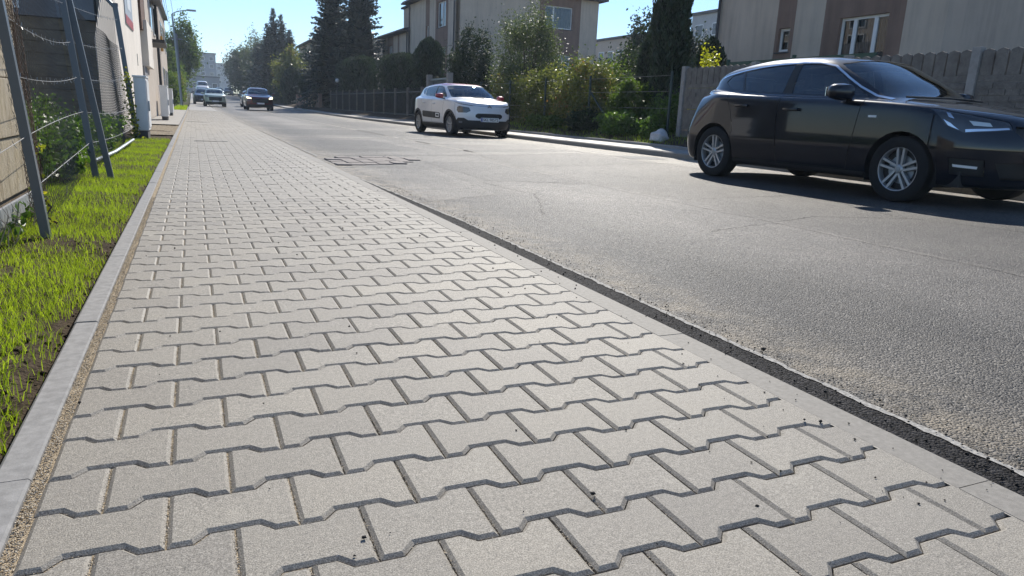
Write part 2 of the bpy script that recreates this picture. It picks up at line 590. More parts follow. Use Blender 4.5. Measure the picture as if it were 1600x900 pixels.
for k_, pts_ in enumerate((((3.0, 3.6), (4.4, 4.1), (5.2, 3.9)), ((2.2, 4.4), (2.7, 5.6), (2.6, 6.6)), ((4.0, 5.2), (5.4, 5.4), (6.4, 5.0)), ((5.6, 3.0), (5.2, 4.0), (5.7, 5.3)), ((5.0, 6.5), (4.6, 7.9), (5.6, 8.8)), ((4.2, 10.8), (5.8, 11.9), (7.0, 11.7)))):
    V_, F_ = [], []
    P_ = np.array(pts_)
    T_ = np.linspace(0, len(P_) - 1, 70)
    for i_, t_ in enumerate(T_):
        c_ = np.array([np.interp(t_, range(len(P_)), P_[:, q]) for q in (0, 1)]) + RNG.normal(0, .009, 2)
        w_ = .0018 + .003 * RNG.random()
        V_ += [(c_[0] - w_, c_[1] - w_, -.0112), (c_[0] + w_, c_[1] + w_, -.0112)]
        if i_: F_.append((2 * i_ - 2, 2 * i_ - 1, 2 * i_ + 1, 2 * i_))
    link('crack', mesh_np('crack', V_, F_, MT['tar']), road)
patch('asphalt_patch', [(1.7, 24), (4.2, 25), (4.2, 39), (1.8, 36)], -0.0105, MT['asphalt_pale'], 0.05, 10)
patch('asphalt_patch', [(6.9, 8.6), (8.15, 8.7), (8.15, 16.5), (7.2, 16.2)], -0.0105, MT['asphalt_pale'], 0.03, 11)
patch('asphalt_patch', [(6.95, 10.6), (7.7, 10.5), (7.85, 11.4), (7.1, 11.5)], -0.009, MT['edge_line'], 0.04, 12)

# exposed clinker setts across the road
setts = empty('sett_band', (0, 0, 0))
setts['kind'] = 'structure'
MT['sett'] = grainy('clinker_sett', (0.165, 0.142, 0.13), (0.25, 0.224, 0.205), 9, 0.8, 0.5, 60, 0.006, world=True)
sett_me = MB().box((-0.088, -0.12, -0.03), (0.088, 0.12, 0.0), 0.012).build('sett', MT['sett'], setts).data
bpy.data.objects.remove(bpy.data.objects['sett'])
for i in range(7):
    for j in range(5):
        if (i, j) in ((0, 4), (6, 0), (5, 0), (6, 1), (6, 4)): continue
        o = link('sett', sett_me, setts, (1.60 + i * 0.185 + random.uniform(-.006, .006), 8.62 + j * 0.25 + i * 0.075 + random.uniform(-.008, .008), 0.004 + random.uniform(-.007, .004)))
        o.rotation_euler = (random.uniform(-.02, .02), random.uniform(-.02, .02), random.uniform(-.04, .04))
# ------------------------------------------------------------------ sidewalk
Q, PX, X0, Y0 = 0.1411, 0.2, -0.0772, 1.0822
XL, XR = X0 - 0.2, X0 + 1.4          # outer ends of the block rows
side = sheet('sidewalk', [XL - 0.03, XL, 0.15, 0.75, XR - 0.002], -1.0, 48,
             lambda x: -0.007 if x < 0.3 else -0.022, MT['sand'], 1.0)
sheet('sidewalk', [XL, 0.5, XR - 0.002], 48, 420, -0.002, MT['walk'])
A, G = 0.012, 0.0032
we, ww, le = Q / 2 + A - G / 2, Q / 2 - A - G / 2, 0.1 - G / 2


def inset(poly, d):
    """offset every edge i (p[i]->p[i+1], counter-clockwise) inwards by d[i]"""
    n = len(poly)
    out = []
    for i in range(n):
        p0, p1, p2 = (np.array(poly[k % n], float) for k in (i - 1, i, i + 1))
        d0, d1 = d[i - 1], d[i]
        e0, e1 = p1 - p0, p2 - p1
        e0 /= np.linalg.norm(e0)
        e1 /= np.linalg.norm(e1)
        n0, n1 = np.array((-e0[1], e0[0])), np.array((-e1[1], e1[0]))
        M = np.array([n0, n1])
        if abs(np.linalg.det(M)) < 1e-6: out.append(p1 + n0 * d0)
        else: out.append(np.linalg.solve(M, np.array([n0 @ p1 + d0, n1 @ p1 + d1])))
    return out


def block_mesh(poly, flags, name, ch=0.0075, dp=0.0072):
    b = inset(poly, [0.0004] * len(poly))
    mid = inset(poly, [ch * 0.22 if f else 0 for f in flags])
    t = inset(poly, [ch if f else 0 for f in flags])
    n = len(poly)
    V = [(p[0], p[1], -0.035) for p in b] + [(p[0], p[1], -dp) for p in poly] + [(p[0], p[1], -dp * .78) for p in mid] + [(p[0], p[1], 0.0) for p in t]
    F = []
    for lv in range(3):
        for i in range(n):
            j = (i + 1) % n
            F.append((lv * n + i, lv * n + j, (lv + 1) * n + j, (lv + 1) * n + i))
    F.append(tuple(3 * n + i for i in range(n)))
    me = bpy.data.meshes.new(name)
    me.from_pydata(V, [], F)
    me.materials.append(MT['paver'])
    return me, np.array(V), F


full = [(-le, -we), (-.061, -we), (-.039, -ww), (.039, -ww), (.061, -we), (le, -we), (le, we), (.061, we), (.039, ww), (-.039, ww), (-.061, we), (-le, we)]
halfL = [(0, -ww), (.039, -ww), (.061, -we), (le, -we), (le, we), (.061, we), (.039, ww), (0, ww)]
halfR = [(-le, -we), (-.061, -we), (-.039, -ww), (-.0015, -ww), (-.0015, ww), (-.039, ww), (-.061, we), (-le, we)]
endf = [(x if x < .09 else .0985, y) for x, y in full]
BSET = []
for ch_, dp_ in ((.0070, .0052), (.0064, .0042), (.0056, .0030)):
    BSET.append({'full': block_mesh(full, [1] * 12, 'paving_block', ch_, dp_), 'halfL': block_mesh(halfL, [1] * 8, 'paving_block', ch_, dp_),
                 'halfR': block_mesh(halfR, [1, 1, 1, 0, 1, 1, 1, 1], 'paving_block', ch_, dp_),
                 'end': block_mesh(endf, [1, 1, 1, 1, 1, 0, 1, 1, 1, 1, 1, 1], 'paving_block', ch_, dp_)})


def row_blocks(k):
    yc = Y0 + Q * k + Q / 2 + A
    if k % 2 == 0:
        return [('full' if i < 6 else 'end', X0 + PX * (i + 0.5), yc) for i in range(-1, 7)]
    return [('halfL', X0 - 0.2, yc)] + [('full', X0 + PX * i, yc) for i in range(0, 7)] + [('halfR', X0 + 1.4, yc)]


for k in range(-5, 30):
    for kind, x, y in row_blocks(k):
        o = link('paving_block', BSET[0 if k < 7 else 1][kind][0], side, (x + random.uniform(-.0006, .0006), y + random.uniform(-.0006, .0006), random.uniform(-.0012, .0006)))
        o.rotation_euler = (random.uniform(-.006, .006), random.uniform(-.004, .004), random.uniform(-.004, .004)) if kind in ('full', 'halfL') else (0, 0, 0)
        if kind in ('end', 'halfR'): o.location = (x, y, -0.0003)
VV, FF, off = [], [], 0
for k in list(range(-10, -5)) + list(range(30, 332)):
    for kind, x, y in row_blocks(k):
        if y > 47.9: continue
        _, v, f = BSET[2 if k > 0 else 0][kind]
        z = random.uniform(-.002, .0012) + hz(y)
        v = v.copy()
        if k > 60: v[:, 2] *= np.where(v[:, 2] > -.02, max(.5, 1 - (k - 60) / 120), 1)
        VV.append(v + np.array((x, y, z)) + np.outer(v[:, 0], (0, 0, random.uniform(-.008, .008))) * (v[:, 2:3] > -.02))
        FF += [tuple(a + off for a in q) for q in f]
        off += len(v)
me = bpy.data.meshes.new('paving_blocks')
me.from_pydata(np.concatenate(VV).tolist(), [], FF)
me.materials.append(MT['paver'])
o = link('paving_blocks', me, side)
o['kind'] = 'stuff'

# kerb on the road side, edging on the grass side: one metre stones
kerb_poly = [(XR + 0.001, -0.2), (1.425, -0.2), (1.425, -0.008), (1.421, -0.002), (1.414, 0.0), (XR + 0.001, 0.0)]
kerb_me = MB().prism([(x - XR, z) for x, z in kerb_poly], 'y', 0.0015, 0.9985).build('kerb_stone', MT['kerb'], side).data
bpy.data.objects.remove(bpy.data.objects['kerb_stone'])
y = -2.22
while y < 60:
    o = link('kerb_stone', kerb_me, side, (XR, y, hz(y) + random.uniform(-.001, .001)))
    o.rotation_euler = (math.atan2(hz(y + 1) - hz(y), 1), 0, random.uniform(-.0006, .0006))
    y += 1.0
edge_poly = [(-0.062, -0.2), (0.0, -0.2), (0.0, -0.004), (-0.004, 0.0), (-0.056, 0.0), (-0.062, -0.005)]
edge_me = MB().prism(edge_poly, 'y', 0.0025, 0.9975).build('edging_stone', MT['edging'], side).data
bpy.data.objects.remove(bpy.data.objects['edging_stone'])
y = -1.63
while y < 60:
    o = link('edging_stone', edge_me, side, (XL - 0.024, y, 0.006 + hz(y) + random.uniform(-.002, .002)))
    o.rotation_euler = (math.atan2(hz(y + 1) - hz(y), 1), 0, random.uniform(-.001, .001))
    y += 1.0
# right hand kerb and the low edging along the gardens
rk = empty('kerb')
rk['kind'] = 'structure'
rk_me = MB().prism([(0, -0.2), (0.15, -0.2), (0.15, 0.0), (0.02, 0.0), (0.0, -0.02)], 'y', 0.003, 0.997).build('kerb_stone', MT['kerb'], rk).data
bpy.data.objects.remove([q for q in rk.children][0])
for i in range(0, 75):
    y = 1.5 + i
    o = link('kerb_stone', rk_me, rk, (8.195, y, 0.092 + hz(y) + random.uniform(-.004, .004)))
    o.rotation_euler = (math.atan2(hz(y + 1) - hz(y), 1), 0, random.uniform(-.002, .002))
ge = empty('garden_edging')
ge['kind'] = 'structure'
ge_me = MB().prism([(0, -0.2), (0.08, -0.2), (0.08, 0.0), (0.01, 0.0), (0.0, -0.01)], 'y', 0.004, 0.996).build('edging_stone', MT['edging'], ge).data
bpy.data.objects.remove([q for q in ge.children][0])
for i in range(0, 45):
    y = 2.5 + i
    o = link('edging_stone', ge_me, ge, (9.35, y, 0.15 + hz(y) + random.uniform(-.008, .008)))
    o.rotation_euler = (0, 0, random.uniform(-.004, .004))

# drain slots in the pavement
slot_me = MB().box((-0.26, -0.02, -0.005), (0.26, 0.02, 0.004), 0.003).box((-0.24, -0.008, 0.0), (0.24, 0.008, 0.0055)).build('drain_slot', MT['black'], side).data
bpy.data.objects['drain_slot'].location = (0.24, 13.0, 0)
link('drain_slot', slot_me, side, (0.05, 24.0, 0))

# ---------------------------------------------------- sand grains and tar crumbs
OCT_V = np.array([(1, 0, 0), (-1, 0, 0), (0, 1, 0), (0, -1, 0), (0, 0, 1), (0, 0, -1)], float)
OCT_F = np.array([(0, 2, 4), (2, 1, 4), (1, 3, 4), (3, 0, 4), (2, 0, 5), (1, 2, 5), (3, 1, 5), (0, 3, 5)])


def specks(name, P, S, mat, parent=None, flat=0.7):
    P, S = np.asarray(P), np.asarray(S)
    n = len(P)
    rot = RNG.uniform(0, 6.28, n)
    j = OCT_V[None] * RNG.uniform(0.6, 1.35, (n, 6, 1)) * np.array((1, 1, flat))
    c, s = np.cos(rot)[:, None], np.sin(rot)[:, None]
    x = j[:, :, 0] * c - j[:, :, 1] * s
    y = j[:, :, 0] * s + j[:, :, 1] * c
    V = np.stack([x, y, j[:, :, 2]], -1) * S[:, None, None] + P[:, None, :]
    F = OCT_F[None] + (np.arange(n) * 6)[:, None, None]
    o = link(name, mesh_np(name, V.reshape(-1, 3), F.reshape(-1, 3), mat), parent)
    return o


P, S = [], []
for _ in range(7500):
    y = 0.7 + 4.8 * random.random() ** 1.7
    P.append((random.uniform(XL - .025, XL - .0005), y, -0.0075 + random.uniform(0, .007)))
    S.append(random.uniform(.0009, .0024))
for k in range(-4, 16):
    for kind, x, y in row_blocks(k):
        if kind in ('halfR', 'end') or x > 0.95: continue
        jx = x + 0.1
        wgt = max(0.0, 1 - max(0, jx - 0.25) / 0.75)
        for _ in range(int(85 * wgt)):
            P.append((jx + random.gauss(0, .0022), y + random.uniform(-.075, .075), -.0066 + random.uniform(0, .0035)))
            S.append(random.uniform(.0008, .0019))
        for _ in range(int(26 * wgt)):
            xx = random.uniform(-.1, .1)
            ax = abs(xx)
            off_ = we if ax > .061 else (ww if ax < .039 else ww + (we - ww) * (ax - .039) / .022)
            P.append((x + xx, y - off_ - .001 + random.gauss(0, .0012), -.0068 + random.uniform(0, .002)))
            S.append(random.uniform(.0007, .0015))
M_ = Mat('sand_grain', 0.9, spec=0.2)
M_.color(M_.ramp(M_.noise(900, 0, 0.5, M_.coords('World')), [(0.32, (0.10, 0.07, 0.05)), (0.42, (0.42, 0.34, 0.23)), (0.62, (0.66, 0.58, 0.45)), (0.72, (0.75, 0.70, 0.62))]))
tag(specks('joint_sand', P, S, M_.m), 'coarse pale sand swept into the paving joints and along the edging', 'sand', kind='stuff')

P, S = [], []
for _ in range(190):
    y = 0.75 + 7 * random.random() ** 1.6
    x = random.uniform(XL, 1.42) if random.random() < .6 else 1.42 - abs(random.gauss(0, .2))
    P.append((x, y, 0.002))
    S.append(random.choice((.0017, .002, .0025, .003, .004)) * random.uniform(.8, 1.25) * (1.35 if y > 2.5 else 1))
for _ in range(420):
    y = 0.75 + 5.5 * random.random() ** 1.4
    P.append((1.53 + abs(random.gauss(0, .05)) * random.choice((1, 1, -1)), y, -0.003))
    S.append(random.uniform(.0015, .0045))
for _ in range(160):
    y = 0.75 + 5.5 * random.random() ** 1.3
    P.append((random.uniform(1.43, 1.522), y, -0.006))
    S.append(random.uniform(.002, .005))
for p, s in (((0.628, 0.995, .004), .006), ((1.56, 1.57, .003), .011), ((-0.27, 1.72, .004), .005), ((0.21, 1.0, .004), .0045), ((1.30, 1.10, .004), .006), ((1.27, 1.12, .004), .0045)):
    P.append(p)
    S.append(s)
tag(specks('tar_crumbs', P, S, MT['crumb']), 'black crumbs of tar scattered over paving and kerb', 'crumbs', kind='stuff')
P, S = [], []
for _ in range(1600):
    y = 0.8 + 6 * random.random() ** 1.5
    P.append((1.545 + abs(random.gauss(0, .12)), y, -0.010))
    S.append(random.uniform(.001, .003))
tag(specks('road_grit', P, S, M_.m), 'sandy grit lying along the edge of the road', 'grit', kind='stuff')

# ------------------------------------------------------------------ verge with grass
def verge_z(x, y):
    return -0.028 + 0.012 * math.sin(3.1 * x + 1.7 * y) + 0.010 * math.sin(7.3 * y + 4 * x) - 0.02 * math.exp(-((x + .38) / .03) ** 2)


gx = list(np.arange(-3.4, -1.2, 0.2)) + list(np.arange(-1.2, -0.40, 0.04)) + [-0.385, -0.3625]
gy = np.concatenate([np.arange(-1, 8, 0.05), np.arange(8, 24, 0.25)])
V = np.array([(x, y, verge_z(x, y) + random.uniform(-.006, .006)) for y in gy for x in gx])
n = len(gx)
F = np.array([(j * n + i, j * n + i + 1, (j + 1) * n + i + 1, (j + 1) * n + i) for j in range(len(gy) - 1) for i in range(n - 1)])
o = link('verge_soil', mesh_np('verge_soil', V, F, MT['soil'], True))
o['kind'] = 'structure'
P, S = [], []
for _ in range(2200):
    y = 0.8 + 6 * random.random() ** 1.4
    x = random.uniform(-1.0, -.37)
    P.append((x, y, verge_z(x, y) + .002))
    S.append(random.choice((.003, .004, .006, .009)) * random.uniform(.7, 1.3))
tag(specks('soil_clods', P, S, MT['soil']), 'small clods of dark soil between the grass shoots', 'soil', kind='stuff')


def tinted(me, per_face):
    at = me.attributes.new('tint', 'FLOAT', 'FACE')
    at.data.foreach_set('value', np.asarray(per_face, np.float32))


def fbm(x, y):
    return (math.sin(2.3 * x + 4.1 * y + 1) + math.sin(5.7 * x - 2.9 * y + 2) + math.sin(9.1 * y + 3.3 * x) + math.sin(1.3 * y - 6 * x)) / 4


def blades(spots, hmin, hmax, w, lean):
    V, F, T = [], [], []
    for (x, y, z) in spots:
        h = random.uniform(hmin, hmax)
        a = random.uniform(0, 6.28)
        b = random.uniform(0, 6.28)
        dx, dy = math.cos(a) * w, math.sin(a) * w
        lx, ly = math.cos(b) * lean * h, math.sin(b) * lean * h
        n = len(V)
        V += [(x - dx, y - dy, z - .006), (x + dx, y + dy, z - .006), (x + dx * .7 + lx * .35, y + dy * .7 + ly * .35, z + h * .6), (x - dx * .7 + lx * .35, y - dy * .7 + ly * .35, z + h * .6), (x + lx, y + ly, z + h)]
        F += [(n, n + 1, n + 2), (n, n + 2, n + 3), (n + 3, n + 2, n + 4)]
        t = random.random()
        T += [t, t, t]
    return V, F, T


MT['grass'] = leaf_mat('young_grass', (0.16, 0.225, 0.018), (0.33, 0.41, 0.04), 0.5, 0.5, 0.3)
spots = []
tries = 0
while len(spots) < 52000 and tries < 460000:
    tries += 1
    y = 0.9 + 12.6 * random.random() ** 1.7
    x = random.uniform(-1.02 - 0.02 * y, -0.385)
    d = fbm(x * 1.3, y * 1.1)
    if y < 4.0: d += 0.62 - 0.35 * math.exp(-((y - 3.3) / .25) ** 2) - (0.55 if x > -.435 + .03 * math.sin(5 * y) else 0) - (.5 if x < -.8 and y < 3.9 else 0)
    else: d += 0.75 - (0.45 if x > -.42 else 0)
    if random.random() * 1.1 - 0.35 < d:
        spots.append((x + random.gauss(0, .006), y, verge_z(x, y)))
V, F, T = blades(spots, 0.014, 0.048, 0.0012, 0.6)
me = mesh_np('grass', V, F, MT['grass'])
tinted(me, T)
tag(link('grass', me), 'bright young grass sprouting on the strip beside the edging', 'grass', kind='stuff')
sheet('gravel_patch', [-1.15, -0.8, -0.365], 15.2, 20.5, -0.012, MT['gravel'], 1)
slabs = sheet('doorstep_paving', [-1.2, -0.9, -0.365], 20.6, 46, 0.012, MT['walk'], 1)
spots = [(random.uniform(-1.1, -.4), random.uniform(46, 62), 0.03) for _ in range(2600)]
V, F, T = blades([(x, y, hz(y) - .05) for x, y, z in spots], 0.08, 0.2, 0.012, 0.4)
me = mesh_np('grass', V, F, MT['grass'])
tinted(me, T)
tag(link('grass', me), 'small tuft of bright grass at the foot of the lamp post', 'grass', kind='stuff')

# ================================================================== PLANTS
MT['bark'] = grainy('bark', (0.045, 0.034, 0.026), (0.12, 0.095, 0.075), 9, 0.95, 0.8, 40, 0.02, 0.1)
MT['lf_dark'] = leaf_mat('dark_evergreen_leaf', (0.012, 0.022, 0.010), (0.035, 0.055, 0.022), 0.25, 0.6, 0.2)
MT['lf_thuja'] = leaf_mat('thuja_spray', (0.013, 0.026, 0.011), (0.034, 0.058, 0.024), 0.15)
MT['lf_spruce'] = leaf_mat('spruce_needle', (0.022, 0.040, 0.034), (0.05, 0.076, 0.064), 0.15)
MT['lf_mid'] = leaf_mat('garden_leaf', (0.035, 0.065, 0.016), (0.11, 0.16, 0.035), 0.48, 0.6, 0.2)
MT['lf_olive'] = leaf_mat('greyish_leaf', (0.04, 0.058, 0.026), (0.125, 0.15, 0.078), 0.40, 0.48, 0.35)
MT['lf_autumn'] = leaf_mat('turning_leaf', (0.045, 0.065, 0.018), (0.19, 0.195, 0.06), 0.42, 0.46, 0.38, (0.30, 0.12, 0.07))
MT['lf_weed'] = leaf_mat('weed_leaf', (0.04, 0.085, 0.015), (0.12, 0.20, 0.035), 0.4)
MT['lf_yellow'] = leaf_mat('golden_leaf', (0.33, 0.34, 0.015), (0.58, 0.56, 0.04), 0.4)
MT['lf_vine'] = leaf_mat('vine_leaf', (0.08, 0.13, 0.02), (0.40, 0.36, 0.04), 0.45)


def unit(n):
    v = RNG.normal(size=(n, 3))
    return v / np.linalg.norm(v, axis=1, keepdims=True)


def leaf_arrays(P, size, aspect=0.55, bias=None, droop=0.0, fold=0.12):
    P = np.asarray(P, float)
    n = len(P)
    a = unit(n)
    if bias is not None: a = a + np.asarray(bias)
    a[:, 2] -= droop
    a /= np.linalg.norm(a, axis=1, keepdims=True)
    b = np.cross(a, unit(n))
    b /= np.linalg.norm(b, axis=1, keepdims=True) + 1e-9
    c = np.cross(a, b)
    s = RNG.uniform(size[0], size[1], n)[:, None]
    V = np.stack([P - a * s * .5, P + b * s * aspect * .5 + c * s * fold, P + a * s * .5, P - b * s * aspect * .5 + c * s * fold], 1)
    F = np.arange(n * 4).reshape(n, 4)
    return V.reshape(-1, 3), F


def clump_points(n, rx, ry, h, clumps, spread=0.22, z0=0.0, shape='round', seed=0):
    """leaf positions gathered in clumps through an uneven crown; base centre at the origin"""
    rg = np.random.default_rng(seed)
    C = []
    while len(C) < clumps:
        u = rg.normal(size=3)
        u /= np.linalg.norm(u)
        r = rg.uniform(0.35, 1.0) ** 0.6
        p = u * r
        if shape == 'low' and p[2] < -0.3: continue
        C.append(p)
    C = np.array(C)
    C *= rg.uniform(0.82, 1.12, (clumps, 1))
    idx = rg.integers(0, clumps, n)
    P = C[idx] + rg.normal(0, spread, (n, 3)) * rg.uniform(0.5, 1.3, (clumps, 1))[idx]
    shade = (rg.uniform(0, 1, clumps) * 0.5)[idx] + rg.uniform(0, .5, n)
    P = P * np.array((rx, ry, h / 2)) + np.array((0, 0, z0 + h / 2))
    keep = P[:, 2] > 0.02
    return P[keep], shade[keep]


def crown_mesh(name, P, T, size, mat, aspect=0.55, bias=None, droop=0.0):
    V, F = leaf_arrays(P, size, aspect, bias, droop)
    me = mesh_np(name, V, F, mat)
    tinted(me, T[:len(me.polygons)])
    return me


def stems(mb, rx, ry, h, k, r, seed=0):
    rg = random.Random(seed)
    for _ in range(k):
        a = rg.uniform(0, 6.28)
        q = rg.uniform(.3, .9)
        b = (math.cos(a) * rx * .08, math.sin(a) * ry * .08, -0.1)
        m = (math.cos(a) * rx * q * .4, math.sin(a) * ry * q * .4, h * .4)
        t = (math.cos(a) * rx * q, math.sin(a) * ry * q, h * rg.uniform(.65, .95))
        mb.tube([b, m, t], [r, r * .7, r * .25], 5)


def shrub(name, loc, rx, ry, h, n, leaf, mat, label, cat='shrub', clumps=40, spread=.2, aspect=.55, seed=0, group=None, k=9, r=.02, z0=0.0, droop=0.0):
    t = empty(name, loc, 0, label, cat, group)
    P, T = clump_points(n, rx, ry, h - z0, clumps, spread, z0, seed=seed)
    link('crown', crown_mesh('crown', P, T, leaf, mat, aspect, None, droop), t)
    mb = MB()
    stems(mb, rx, ry, h, k, r, seed)
    mb.build('stem', MT['bark'], t)
    return t


def tree(name, loc, rx, ry, h, z0, n, leaf, mat, label, clumps=60, spread=.16, seed=0, trunk=.14, aspect=.55, group=None):
    t = empty(name, loc, 0, label, 'tree', group)
    P, T = clump_points(n, rx, ry, h - z0, clumps, spread, z0, seed=seed)
    link('crown', crown_mesh('crown', P, T, leaf, mat, aspect), t)
    rg = random.Random(seed)
    mb = MB().tube([(0, 0, -.2), (0.05, 0.02, h * .3), (-.04, .05, h * .6), (.02, 0, h * .88)], [trunk, trunk * .8, trunk * .5, trunk * .15], 8)
    for i in range(11):
        zz = h * rg.uniform(.3, .75)
        a = rg.uniform(0, 6.28)
        e = (math.cos(a) * rx * .8, math.sin(a) * ry * .8, zz + h * rg.uniform(.08, .2))
        mb.tube([(0, 0, zz), (e[0] * .5, e[1] * .5, (zz + e[2]) / 2 + .1), e], [trunk * .4, trunk * .25, trunk * .08], 5)
    mb.build('trunk', MT['bark'], t)
    return t


def spruce(name, loc, H, Rd, label, seed=0, step=.32, mat=None, per=8, dens=1.0, group=None, fat=1.0, sweep=0.0):
    rg = np.random.default_rng(seed)
    t = empty(name, loc, 0, label, 'tree', group)
    V, F, T = [], [], []
    z = H * .05
    while z < H * .985:
        fr = z / H
        Lb = Rd * (1 - fr) ** .85 + .12
        for b in range(per if fr < .85 else 5):
            a = rg.uniform(0, 6.28)
            L = Lb * rg.uniform(.68, 1.12)
            d = np.array((math.cos(a), math.sin(a), 0))
            sdir = np.array((-math.sin(a), math.cos(a), 0))
            rise = rg.uniform(-.05, .2) + fr * .75 + sweep
            m = max(4, int(L / .16 * dens))
            for i in range(m):
                q = (i + rg.uniform(0, 1)) / m
                c = d * L * q + np.array((0, 0, z + L * (rise * q - .30 * q * q * (1 - fr))))
                for sgn in (-1, 1):
                    w = (.42 - .22 * q) * min(1.0, L) * rg.uniform(.8, 1.4) * fat
                    e = c + sdir * sgn * w + d * w * rg.uniform(.3, .9) + np.array((0, 0, -w * rg.uniform(.05, .5)))
                    th = (.07 + .06 * rg.random()) * fat
                    n = len(V)
                    V += [c - d * th, e, c + d * th + np.array((0, 0, .03))]
                    F.append((n, n + 1, n + 2))
                    T.append(rg.random())
                    if i % 2 == 0:
                        n = len(V)
                        V += [c - d * .1, c + d * .14 + sdir * sgn * .06, c + np.array((0, 0, -.14 - .1 * rg.random()))]
                        F.append((n, n + 1, n + 2))
                        T.append(rg.random() * .6)
            n = len(V)
            tip = d * (L + .12) + np.array((0, 0, z + L * (rise - .30 * (1 - fr)) + .05))
            V += [tip, tip - d * .35 + sdir * .06, tip - d * .35 - sdir * .06]
            F.append((n, n + 1, n + 2))
            T.append(.9)
        z += step * rg.uniform(.75, 1.2) * (1 if fr < .7 else .75)
    me = mesh_np('crown', np.array(V), np.array(F), mat or MT['lf_spruce'])
    tinted(me, T)
    link('crown', me, t)
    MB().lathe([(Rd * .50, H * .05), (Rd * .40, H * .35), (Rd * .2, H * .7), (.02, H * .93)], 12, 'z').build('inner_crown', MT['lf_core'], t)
    MB().tube([(0, 0, -.2), (0, 0, H * .5), (0, 0, H)], [H * .018, H * .011, .01], 7).build('trunk', MT['bark'], t)
    return t


def thuja(name, loc, prof, label, n=9000, size=(.07, .16), seed=0, mat=None, sq=1.0, cat='tree', group=None):
    """dense clipped conifer: upright sprays over a turned profile [(z, radius)...]"""
    rg = np.random.default_rng(seed)
    t = empty(name, loc, 0, label, cat, group)
    zs, rs = np.array([p[0] for p in prof]), np.array([p[1] for p in prof])
    H = zs[-1]
    z = rg.uniform(zs[0], H, n * 3)
    r = np.interp(z, zs, rs)
    keep = rg.uniform(0, rs.max(), len(z)) < r + .04
    z, r = z[keep][:n], r[keep][:n]
    m = len(z)
    a = rg.uniform(0, 6.283, m)
    wob = 1 + .10 * np.sin(3 * a + 2.1 * z) + .07 * np.sin(7 * a - 4.3 * z) + .05 * np.sin(11 * a + 9 * z)
    rr = r * wob * (1 - .28 * rg.uniform(0, 1, m) ** 2.2)
    P = np.stack([rr * np.cos(a), rr * np.sin(a) * sq, z], 1)
    out = np.stack([np.cos(a), np.sin(a), np.zeros(m)], 1)
    V, F = leaf_arrays(P, size, .32, out * .45 + np.array((0, 0, 1.9)), 0, .05)
    me = mesh_np('crown', V, F, mat or MT['lf_thuja'])
    tinted(me, (.5 + .5 * np.sin(5 * a + 3 * z)) * .5 + rg.uniform(0, .5, m))
    link('crown', me, t)
    mb = MB()
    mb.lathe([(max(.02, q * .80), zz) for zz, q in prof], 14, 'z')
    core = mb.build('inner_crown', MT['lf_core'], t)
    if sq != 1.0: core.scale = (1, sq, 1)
    MB().tube([(0, 0, -.2), (0, 0, H * .5)], [.07, .04], 6).build('trunk', MT['bark'], t)
    return t


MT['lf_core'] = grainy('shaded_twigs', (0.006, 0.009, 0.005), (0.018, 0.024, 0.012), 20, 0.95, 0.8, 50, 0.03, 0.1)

# ================================================================== LEFT SIDE
MT['old_conc'] = None


def old_concrete():
    M = Mat('weathered_concrete', 0.9, spec=0.2)
    co = M.coords('World')
    mp = M.node('ShaderNodeMapping')
    mp.inputs['Scale'].default_value = (1, 9, 1.2)
    M.L(co, mp.inputs['Vector'])
    n = M.noise(3.5, 8, 0.7, mp.outputs[0])
    c = M.ramp(n, [(0.30, (0.20, 0.15, 0.09)), (0.48, (0.43, 0.36, 0.25)), (0.72, (0.56, 0.49, 0.37))])
    n2 = M.noise(2.2, 6, 0.7, co)
    c = M.mix(M.mapr(n2, 0.4, 0.75, 0, .6), c, (0.46, 0.43, 0.38))
    M.color(c)
    M.bump(M.noise(28, 5, .6, mp.outputs[0]), 0.6, 0.02)
    return M.m


MT['old_conc'] = old_concrete()
MT['dark_plank'] = grainy('stained_concrete_plank', (0.12, 0.09, 0.06), (0.29, 0.23, 0.165), 2.4, 0.95, 0.6, 30, 0.01, 0.2, world=True)
MT['slate_wall'] = grainy('slate_grey_render', (0.16, 0.165, 0.18), (0.22, 0.225, 0.24), 2, 0.9, 0.3, 60, 0.004, world=True)
MT['white_wall'] = grainy('cream_render', (0.70, 0.645, 0.57), (0.80, 0.74, 0.66), 1.3, 0.9, 0.4, 90, 0.006, world=True)
MT['beige_wall'] = grainy('beige_render', (0.44, 0.38, 0.32), (0.52, 0.455, 0.39), 1.3, 0.9, 0.4, 90, 0.006, world=True)
MT['cabinet'] = plain('pale_cabinet_paint', (0.70, 0.71, 0.71), 0.45)
MT['membrane'] = plain('dimpled_membrane', (0.30, 0.31, 0.33), 0.5)

# weathered concrete wall at the left edge
w = empty('concrete_wall', (-1.0, 0, 0), 0, 'weathered yellowish board-marked concrete wall at the left edge of the photo', 'wall')
yb = [1.2, 2.0, 2.8, 3.6, 4.4, 5.25]
zb = [0.10, 0.42, 0.74, 1.06, 1.38, 1.75]
for i in range(5):
    for j in range(5):
        d = random.uniform(-.006, .006) + (.012 if j % 2 else 0)
        MB().box((-.14, yb[i] + .003, zb[j] + .003), (.05 + d, yb[i + 1] - .003, zb[j + 1] - .003), .006).build('panel', MT['old_conc'], w)
MB().box((-.16, 1.2, -.1), (.035, 5.24, 1.74)).build('wall_core', MT['dark_plank'], w)
MB().box((.062, 1.2, -.06), (.078, 5.2, .085), .004).build('foot_membrane', MT['membrane'], w)

